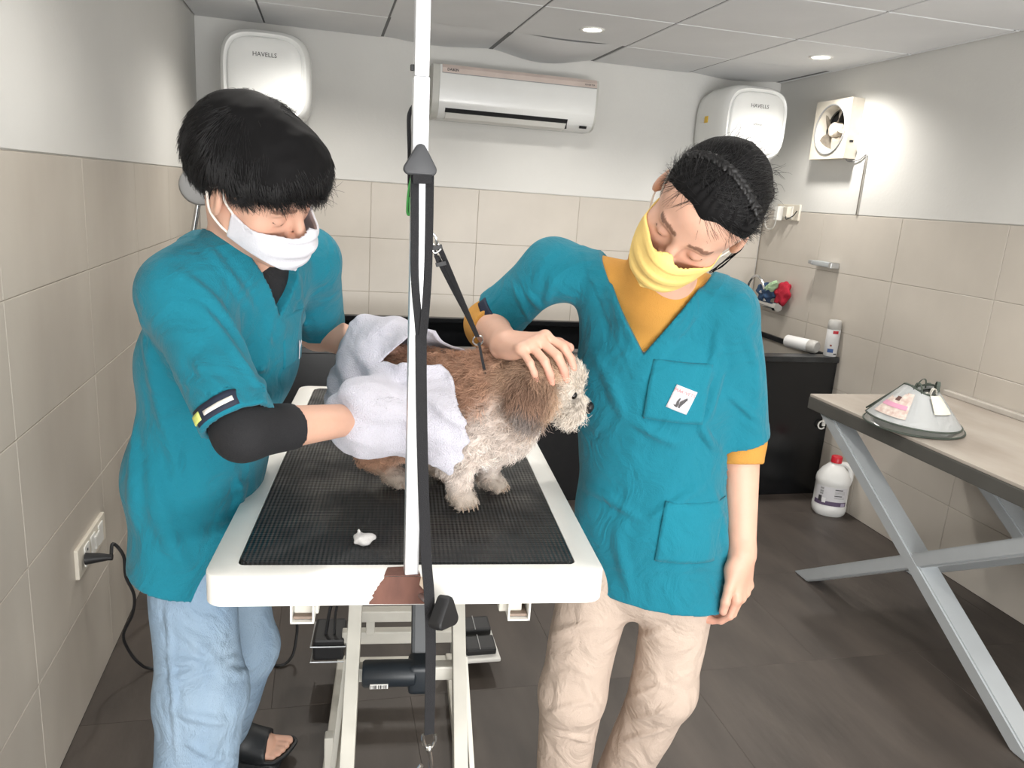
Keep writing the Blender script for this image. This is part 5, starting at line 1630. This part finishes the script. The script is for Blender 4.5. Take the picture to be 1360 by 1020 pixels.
# fine hairs at the hair line and loose wisps at crown and nape
q_ = HP - cR; yq = q_ @ HRr[1]; zq = q_ @ HRr[2]
pick = np.flatnonzero((yq > .02) & (zq < .10))[:380]
st2 = grow(HP[pick] - Dm[pick] * .002, HN[pick], Dm[pick], RNG.uniform(.02, .035, len(pick)), 5, lift=.04, wob=.06)
strands('hair_line', st2, np.full(len(pick), .0003), HAIR, hcR)
pick = np.flatnonzero((zq > .10) & (yq < .0))[:45]
st3 = grow(HP[pick], HN[pick], Dm[pick], RNG.uniform(.03, .05, len(pick)), 7, lift=.6, fall=.05, wob=.16, curl=.25)
strands('loose_wisps', st3, np.full(len(pick), .0004), HAIR, hcR)
wp = [HLr(-.086, -.02, -.01), HLr(-.095, -.03, -.04), HLr(-.088, -.01, -.075), HLr(-.084, .005, -.088)]
for k_ in range(5): tube_obj('loose_lock', [p + RNG.normal(0, .003, 3) for p in wp], .0009, HAIRCAP, hcR)
# breast pocket with its sewn badge, waist pocket, cuff tag
PKU = nrm(chUr + .10 * brt)
pk = decal_grid('breast_pocket', tr, hit(tr, 900, 522, 1.3), -brt, PKU, .112, .115, TEALD, topR, .0015, .003, 14, 14)
bc = hit(tr, 905.5, 530, 1.3); bu = -brt * .955 - PKU * .30
bu = nrm(bu); bv = nrm(np.cross(np.cross(bu, PKU), bu))
decal_grid('sewn_badge', tr, bc, bu, bv, .042, .046, MASKW, topR, .0055, .001, 6, 6)
tv, tf = text_geo('MAK/VETS', .0092)
decal_poly('badge_lettering', tr, bc + bv * .0145, bu, bv, tv, tf, M('faded_red_print', (196, 120, 120), .7), topR, .0085)
dogv = [(.0005, -.0125), (.004, -.0125), (.0035, -.0105), (.0055, -.005), (.0085, .001), (.0095, .005), (.0115, .0045), (.0105, .008), (.0095, .0105), (.0075, .009), (.0045, .0055), (.001, .002), (-.0005, -.001), (.0, -.006)]
catv = [(-.0015, -.0125), (-.0055, -.0125), (-.0095, -.0105), (-.0105, -.0085), (-.008, -.0095), (-.0055, -.0085), (-.0065, -.002), (-.0045, .005), (-.003, .0065), (-.002, .004), (-.0025, -.001), (-.0008, -.006)]
decal_poly('badge_dog', tr, bc - bv * .003, bu, bv, dogv, [tuple(range(len(dogv)))], INK, topR, .0085)
decal_poly('badge_cat', tr, bc - bv * .003, bu, bv, catv, [tuple(range(len(catv)))], INK, topR, .0085)
decal_grid('waist_pocket', tr, hit(tr, 916, 710, 1.3), -brt, chUr, .115, .125, TEALD, topR, .0012, .0025, 14, 14)
tgc = SRr + (ERr - SRr) * .74
tn = nrm(V(-.55, -.75, .35)); tu = nrm(np.cross(tn, ERr - SRr))
decal_grid('cuff_tag', tr, tgc, tu, nrm(np.cross(np.cross(tu, -(ERr - SRr)), tu)), .05, .022, NAVYTAG, topR, .0015, .0015, 8, 4)

# ------------------------------------------------------------------ the dog
DOGSKIN = M('dog_undercoat', (255, 255, 255), .9, var=.06, scale=60, attr='Col')
FUR = M('dog_fur', (255, 255, 255), .65, var=.03, attr='Col', spec=.3)
TTOP = TZT + .0035
DA, DB = V(.135, 1.575, 1.095), V(.315, 1.44, 1.105)               # rump, withers
dax = nrm(DB - DA); dax[2] = 0; dax = nrm(dax); dlat = V(dax[1], -dax[0], 0)   # towards the dog's right flank (street side)
dg = Field()
dg.u(p_ecap(DA + V(0, 0, -.015), DB + V(0, 0, -.03), (.072, .074), (.082, .088), dlat), .04)
dg.u(p_ell(DB + dax * .03 + V(0, 0, -.055), (.075, .078, .085)), .04)
dg.u(p_ell(DA + V(0, 0, -.02) - dax * .01, (.066, .066, .068)), .03)
HC = at(724, 512, 1.345); NK = DB + V(.0, .0, .02)
hf_ = nrm(V(.88, -.36, -.17)); hr_, hf_, hu_ = frame(hf_, V(.08, -.05, 1))
DL = lambda x, y, z: HC + x * hr_ + y * hf_ + z * hu_
DRM = np.stack([hr_, hf_, hu_])
dg.u(p_cap(NK + V(.02, -.005, -.02), HC - hf_ * .03 + V(0, 0, -.01), .068, .056), .05)
dg.u(p_ell(HC + hu_ * .006, (.057, .060, .057), DRM), .03)
dg.u(p_ell(DL(0, .03, .028), (.04, .035, .03), DRM), .03)
dg.u(p_cap(DL(0, .035, -.014), DL(0, .062, -.022), .036, .026), .02)
for q in (-1, 1):
    dg.u(p_ell(DL(q * .020, .058, -.030), (.022, .020, .022), DRM), .015)
    dg.s(p_ell(DL(q * .026, .060, .006), (.009, .008, .008), DRM), .012)
    dg.u(p_ell(DL(q * .026, .0535, .005), (.0085,) * 3), .003)
    dg.u(p_ell(DL(q * .058, -.012, -.022), (.014, .032, .05), DRM), .014)
dg.u(p_ell(DL(0, .055, -.042), (.022, .018, .012), DRM), .012)


def paw(c, d, r=.025):
    d = nrm(d); sd = np.array([-d[1], d[0], 0])
    dg.u(p_ell(c + d * .006 + V(0, 0, .019), (r * 1.15, r, .019), np.stack([d, sd, V(0, 0, 1)])), .012)
    for k in (-1.5, -.5, .5, 1.5): dg.u(p_ell(c + d * (.027 - .003 * abs(k)) + sd * k * .0112 + V(0, 0, .012), (.011, .0068, .0115), np.stack([d, sd, V(0, 0, 1)])), .003)


FRp, FLp, HRp, HLp = atz(611, 672, TTOP), atz(650, 650, TTOP), atz(522, 644, TTOP), atz(583, 634, TTOP)
SHR = DB + dlat * .055 + V(.0, 0, -.09); SHL = DB - dlat * .05 + dax * .03 + V(0, 0, -.09)
limb(dg, [SHR, FRp + V(-.005, .01, .085), FRp + V(-.003, .002, .03)], [.05, .027, .022], .03); paw(FRp, V(.35, -.9, 0))
limb(dg, [SHL, FLp + V(-.008, .0, .08), FLp + V(-.006, .002, .03)], [.05, .026, .021], .03); paw(FLp, V(.75, -.5, 0))
hk = at(491, 606, 1.52); kn_ = at(523, 588, 1.49)
limb(dg, [DA + dlat * .045 + V(0, 0, -.035), kn_, hk, HRp + V(-.004, .004, .028)], [.056, .034, .021, .019], .025); paw(HRp, V(.75, -.6, 0))
limb(dg, [DA - dlat * .045 + V(.0, 0, -.035), HLp + V(-.03, .01, .11), HLp + V(-.05, .02, .06), HLp + V(-.006, .004, .028)], [.052, .034, .022, .019], .025); paw(HLp, V(.75, -.6, 0))
dg.u(p_cap(DA - dax * .06 + V(0, 0, .01), DA - dax * .075 + V(0, 0, -.09), .018, .012), .02)
c_tan, c_cream, c_head, c_ear, c_gray, c_muz = [np.array(srgb(q), F32) for q in ((192, 150, 124), (240, 226, 216), (208, 176, 148), (156, 124, 104), (128, 118, 114), (242, 230, 216))]
sm_ = lambda a, b, x: np.clip((x - a) / (b - a), 0, 1) ** 2 * (3 - 2 * np.clip((x - a) / (b - a), 0, 1))


def dogcol(v):
    v = np.asarray(v, F32); n1 = wob3(v, 70, 21)[:, None]; z = v[:, 2]; along = (v - DB.astype(F32)) @ dax.astype(F32)
    c = c_cream + (c_tan - c_cream) * sm_(1.02, 1.10, z + .012 * n1[:, 0] - .9 * np.clip(along + .0, -.2, .12))[:, None]
    q = v - HC.astype(F32); x, y, zz = q @ hr_.astype(F32), q @ hf_.astype(F32), q @ hu_.astype(F32)
    hd = np.linalg.norm(q / np.array([1., 1., 1.]), axis=1)
    wgt = sm_(.12, .075, hd)[:, None]
    ch = c_head + (c_muz - c_head) * sm_(.018, .045, y - .3 * np.maximum(zz - .02, 0))[:, None]
    ew = (sm_(.036, .05, np.abs(x)) * sm_(.03, .0, y) * sm_(.05, .01, zz))[:, None]
    ce = c_ear + (c_gray - c_ear) * sm_(-.02, -.045, zz)[:, None]
    ch = ch + (ce - ch) * ew
    bk = sm_(.0, -.03, y)[:, None] * (1 - ew); ch = ch + (c_ear * 1.15 - ch) * bk * .5
    eyeb = np.exp(-((np.abs(x) - .026) ** 2 + (zz - .002) ** 2) / .011 ** 2)[:, None] * (y > .03)[:, None]
    ch = ch * (1 - .55 * eyeb)
    c = c + (ch - c) * wgt
    low = sm_(.93, .89, z)[:, None]; c = c + (np.array(srgb((214, 196, 176)), F32) - c) * low * .6
    return np.clip(c * (1 + .10 * n1 + .07 * wob3(v, 160, 22)[:, None]), 0, 1)


dog, dv, dq = field_obj('dog', dg, .003, DOGSKIN, None, lambda v: dogcol(v) * .72)  # undercoat colour darkened to paint shade beneath the curls
tagit(dog, 'small curly tan and cream dog standing wet on the grooming table', 'dog')
DP, DN = sample_surface(dv, dq, 46000, RNG, lambda c, n: np.where(c[:, 2] < TTOP + .012, .25, 1.0) * np.where(np.linalg.norm(c - HC, axis=1) < .085, 1.5, 1.0))
q = DP - HC; xh, yh, zh = q @ hr_, q @ hf_, q @ hu_
onhead = np.linalg.norm(q, axis=1) < .09
isear = onhead & (np.abs(xh) > .046) & (yh < .03) & (zh < .03)
D = np.tile(-dax * .6 + V(0, 0, -.8), (len(DP), 1))
ctr = DL(0, .07, .0)
Dh = (DP - ctr); Dh = Dh / np.linalg.norm(Dh, axis=1)[:, None] + V(0, 0, -.3)
Dh[isear] = V(0, 0, -1) + hf_ * .1
D[onhead] = Dh[onhead]
D = D + RNG.normal(0, .35, D.shape)
D = D - DN * (D * DN).sum(1)[:, None]; D /= np.linalg.norm(D, axis=1)[:, None] + 1e-9
ln = np.where(DP[:, 2] < TTOP + .05, .012, np.where(DP[:, 2] < .96, .016, .028)); ln = np.where(onhead, .021, ln); ln = np.where(isear, .03, ln)
eyed = np.minimum(np.linalg.norm(DP - DL(.026, .0535, .005), axis=1), np.linalg.norm(DP - DL(-.026, .0535, .005), axis=1)); nosed = np.linalg.norm(DP - DL(0, .088, -.018), axis=1)
kp = (eyed > .0092) & (nosed > .017)
ln = np.where(onhead & (yh > .03), np.where(zh < -.015, .026, .017), ln) * RNG.uniform(.7, 1.3, len(DP))
cur = np.where(onhead, .18, .62)[:, None]
# damp curls: neighbours share a phase so that the coat clumps into locks
cell = np.floor(DP / .011).astype(int); hsh = (cell[:, 0] * 73856093 ^ cell[:, 1] * 19349663 ^ cell[:, 2] * 83492791) % 9973
lock = np.random.default_rng(3).normal(0, 1, (9973, 3)); D = D + lock[hsh] * np.where(onhead, .3, .6)[:, None]
D = D - DN * (D * DN).sum(1)[:, None]; D /= np.linalg.norm(D, axis=1)[:, None] + 1e-9
P_, N_, D_, L_, cu_ = DP[kp], DN[kp], D[kp], ln[kp], cur[kp]
phs = (hsh[kp] % 628 / 100.)[:, None]
k_ = 7; pts = np.zeros((len(P_), k_, 3)); pts[:, 0] = P_ - N_ * .002; d = D_ + N_ * .75; d /= np.linalg.norm(d, axis=1)[:, None]; sd_ = np.cross(N_, D_)
for i in range(1, k_):
    d = d * .75 + D_ * .16 + cu_ * .55 * (np.cos(phs + i * 1.15) * sd_ + np.sin(phs + i * 1.15) * N_) + RNG.normal(0, .07, D_.shape)
    d /= np.linalg.norm(d, axis=1)[:, None]
    pts[:, i] = pts[:, i - 1] + d * (L_ / (k_ - 1))[:, None]
pts[:, :, 2] = np.maximum(pts[:, :, 2], TTOP + .0008)
fc = dogcol(P_) * RNG.uniform(.78, 1.12, (len(P_), 1)).astype(F32) * (1 + .16 * lock[hsh[kp], :1].astype(F32))
fc = np.clip(fc[:, None, :] * np.linspace(.58, 1.10, k_, dtype=F32)[None, :, None], 0, 1)  # strands dark at root, light at tip: shade between curls painted in
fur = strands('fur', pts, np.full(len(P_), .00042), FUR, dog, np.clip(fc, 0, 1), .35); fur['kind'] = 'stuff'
NOSE = M('black_dog_nose', (26, 24, 25), .35, bump=.2, bscale=400)
nf = Field(); nf.u(p_ell(DL(0, .092, -.016), (.0125, .008, .009), DRM), .004); nf.u(p_ell(DL(0, .091, -.024), (.006, .006, .007), DRM), .006)
for q in (-1, 1): nf.s(p_ell(DL(q * .0062, .0995, -.017), (.003, .004, .0025), DRM), .002)
field_obj('nose', nf, .0014, NOSE, dog)
EYE = M('dark_eye', (22, 17, 15), .12)
for q in (-1, 1):
    bm = B(); bmesh.ops.create_icosphere(bm, subdivisions=3, radius=.0082); bmesh.ops.translate(bm, vec=DL(q * .026, .0555, .004), verts=bm.verts); obj('eye', bm, EYE, dog, True)
obj('mouth_line', tube(B(), [DL(-.018, .074, -.04), DL(-.008, .083, -.036), DL(0, .087, -.032), DL(.008, .083, -.036), DL(.018, .074, -.04)], .0013, 6, 4), NOSE, dog, True)
CLAW = M('pale_claw', (176, 156, 138), .5)
for c, dd in ((FRp, V(.35, -.9, 0)), (FLp, V(.75, -.5, 0)), (HRp, V(.75, -.6, 0)), (HLp, V(.75, -.6, 0))):
    dd = nrm(dd); s_ = np.array([-dd[1], dd[0], 0])
    for k in (-1.5, -.5, .5, 1.5):
        p = c + dd * (.036 - .003 * abs(k)) + s_ * k * .0112
        obj('claw', tube(B(), [p + V(0, 0, .012), p + dd * .006 + V(0, 0, .009), p + dd * .009 + V(0, 0, .004)], [.0022, .0018, .0008], 6), CLAW, dog, True)

# ------------------------------------------------------------------ leash from the post to the dog's neck
l0 = at(575, 322, 1.15); ring_c = at(635, 452, 1.385); neckp = at(646, 503, 1.375)
ls = thing('neck_leash', 'black adjustable loop leash with a chrome ring running from post to dog', 'leash', l0)
def LP(*r): return [V(*at(a, b, y)) - l0 for a, b, y in r]
obj('clip_hook', tube(B(), LP((570, 322, 1.15), (574, 310, 1.15), (580, 318, 1.15), (578, 328, 1.155), (573, 334, 1.155), (568, 330, 1.15)), .0022, 8, 4, closed=False), HOOKS, ls, True)
obj('clip_ring', tube(B(), LP((574, 326, 1.155), (582, 325, 1.155), (585, 331, 1.155), (578, 336, 1.155), (574, 332, 1.155)), .0018, 8, 3), HOOKS, ls, True)
obj('slider', tube(B(), LP((575, 330, 1.155), (587, 327, 1.155)), 0, flat=((0, 0, 1), .006, .006)), KNOBD, ls)
obj('slider', tube(B(), LP((579, 352, 1.165), (592, 349, 1.165)), 0, flat=((0, 0, 1), .006, .006)), KNOBD, ls)
obj('webbing', tube(B(), LP((577, 332, 1.156), (582, 350, 1.165)), 0, flat=((1, 0, 0), .005, .002)), BLACKWEB, ls)
obj('webbing', tube(B(), LP((584, 330, 1.156), (592, 348, 1.168), (612, 395, 1.25), (634, 447, 1.38)), 0, 4, 4, flat=((1, -.3, 0), .008, .0022)), BLACKWEB, ls)
obj('webbing', tube(B(), LP((580, 340, 1.16), (600, 380, 1.23), (620, 418, 1.31), (634, 447, 1.38)), 0, 4, 4, flat=((1, -.3, 0), .008, .0022)), BLACKWEB, ls)
rc = V(*at(635, 452, 1.385)) - l0
obj('chrome_ring', tube(B(), [rc + V(.0095 * math.cos(a), -.003 * math.sin(a), .0095 * math.sin(a)) for a in np.linspace(0, 2 * PI, 25)[:-1]], .0018, 8, closed=True), HOOKS, ls, True)
nl = [V(*at(636, 455, 1.387)), V(*at(641, 480, 1.37)), neckp]
c0n = NK + V(.055, -.01, .0); 
obj('neck_loop', tube(B(), [p - l0 for p in nl], 0, 4, 4, flat=((1, -.3, 0), .005, .002)), BLACKWEB, ls)
th_ = np.linspace(0, 2 * PI, 29)[:-1]; nax = nrm(HC - NK); na, nb_, _ = frame(nax, V(0, 0, 1))
loopc = NK + (HC - NK) * .38
lp = np.array([loopc + .11 * (math.cos(a) * na + math.sin(a) * np.cross(na, nax)) for a in th_])
lp = settle(dg, lp, (lp - loopc) / np.linalg.norm(lp - loopc, axis=1)[:, None], -.005)
obj('neck_loop', tube(B(), [p - l0 for p in lp], .0035, 6, closed=True), BLACKWEB, ls, True)

# ------------------------------------------------------------------ the towel round the dog's hindquarters
TOWEL = M('pale_lilac_towel', (204, 202, 213), .95, var=.03, scale=30, bump=1.0, bscale=420, sheen=.3)
tw = Field()                                                       # what the towel lies on: the dog's coat and the two hands
tw.ops = [o for o in dg.ops]
for w0, e0 in ((WR, ER), (WL, EL)):
    dd = nrm(w0 - e0); tw.u(p_ecap(w0 + dd * .02, w0 + dd * .15, (.052, .042), (.058, .042), V(0, 0, 1)), .03)
tw.u(p_ell(DA + dlat * .03 - dax * .02 + V(.01, 0, -.05), (.075, .075, .09)), .05)
tw.u(p_cap(at(600, 560, 1.37), at(606, 606, 1.36), .03, .016), .05)
tw.u(p_cap(at(560, 560, 1.40), at(560, 600, 1.40), .03, .012), .05)


def poly_sdf(u, v, poly):
    d = np.full(u.shape, 1e9); ins = np.zeros(u.shape, bool)
    for (x0, y0), (x1, y1) in zip(poly, poly[1:] + poly[:1]):
        ex, ey = x1 - x0, y1 - y0; wx, wy = u - x0, v - y0
        t = np.clip((wx * ex + wy * ey) / (ex * ex + ey * ey + 1e-12), 0, 1)
        d = np.minimum(d, (wx - t * ex) ** 2 + (wy - t * ey) ** 2)
        c = ((y0 > v) != (y1 > v)) & (u < (x1 - x0) * (v - y0) / (y1 - y0 + 1e-12) + x0); ins ^= c
    return np.where(ins, -1, 1) * np.sqrt(d)


def flank(px, py):
    """(along the dog, height) of a point on its near flank"""
    n = dlat; o = (DA + DB) / 2 + dlat * .10
    dd = _f + (px - 680) / FPX * _r - (py - 510) / FPX * _u
    p = CAM + dd * ((o - CAM) @ n) / (dd @ n); return ((p - DB) @ dax, p[2])


near_flap = [flank(*p) for p in ((515, 480), (545, 482), (573, 486), (595, 503), (615, 528), (630, 556), (631, 580), (622, 606), (609, 624), (597, 612), (580, 606), (545, 598), (512, 580), (478, 566), (458, 545), (456, 512), (480, 492))]
DB32, dax32, dl32 = DB.astype(F32), dax.astype(F32), dlat.astype(F32)


def tpost(P, d):
    u = (P - DB32) @ dax32; lat = (P - DB32) @ dl32; z = P[:, 2]
    fold = .004 * np.sin(u * 62 + 5 * np.sin(z * 22 + 1) + z * 20) + .003 * wob3(P, 48, 31) + .0016 * wob3(P, 110, 32)
    t = np.abs(d - .020 - fold * 1.0) - .0032
    e1 = poly_sdf(u, z, near_flap) + .003 * np.sin(z * 160 + u * 90)
    e1 = np.maximum(e1, .02 - lat)
    # second part: bunched over the rump and the far flank, leaving the spine bare
    far = np.maximum(u + .155 + .03 * np.sin(z * 40), -(z - 1.0))
    far = np.where(lat < .03, np.maximum(u + .14 - .9 * np.clip(.02 - lat, 0, .08), .99 - z), far)
    return np.maximum(t, np.minimum(e1, far))


tw.post = tpost
lo = np.array([-.03, 1.25, .86]); hi = np.array([.46, 1.78, 1.27])
v, q = tw.mesh(.003, .045, lo, hi)
towel = link('towel', np_mesh('towel', v, q), TOWEL); tagit(towel, 'pale lilac towel wrapped over the dog\'s hindquarters and flank', 'towel')

# ------------------------------------------------------------------ tuft of shed fur, wet streaks and the stand behind
tp = atz(483, 722, TTOP)
tf_ = Field(); rg = np.random.default_rng(2)
for k in range(9): tf_.u(p_ell(tp + V(*(rg.uniform(-.012, .012, 2)), .005 + .002 * k * .4), (rg.uniform(.006, .012), rg.uniform(.005, .009), rg.uniform(.003, .006))), .006)
tf_.u(p_cap(tp + V(-.003, .004, .006), tp + V(-.008, .012, .02), .005, .002), .006)
tf_.post = lambda P, d: np.maximum(d - .001 * wob3(P, 300, 3), TTOP + .0005 - P[:, 2])
ft, _, _ = field_obj('fur_tuft', tf_, .0016, M('white_fluff', (226, 224, 222), .95, bump=.5, bscale=600), None)
tagit(ft, 'small white tuft of shed fur lying on the black rubber mat', 'fur tuft')
fp, fq_ = [], []
o_ = V(*at(265, 247, 2.6)); 
sd = thing('round_head_stand', 'grey round head on a chrome stem behind the left man\'s neck', 'stand', (o_[0] - .13, 2.62, 0))
oo = o_ - V(o_[0] - .13, 2.62, 0)
hn_ = nrm(V(.25, -.9, .25)); hx_ = nrm(np.cross(V(0, 0, 1), hn_)); hy_ = np.cross(hn_, hx_)
obj('disc_head', lathe(B(), [(0, .012), (.05, .012), (.058, .006), (.06, -.004), (.05, -.014), (0, -.02)], 28, mat_from(hx_, hy_, hn_, oo)), GREYP, sd, 40)
obj('stem', tube(B(), [oo + V(-.005, .005, -.05), oo + V(-.04, .02, -.22), V(.0, 0, .8), V(0, 0, .05)], .0085, 10, 5), CHROME, sd, True)
obj('base', lathe(B(), [(0, 0), (.07, 0), (.07, .02), (.03, .035), (.016, .07), (0, .07)], 28), BLACKP, sd, 40)
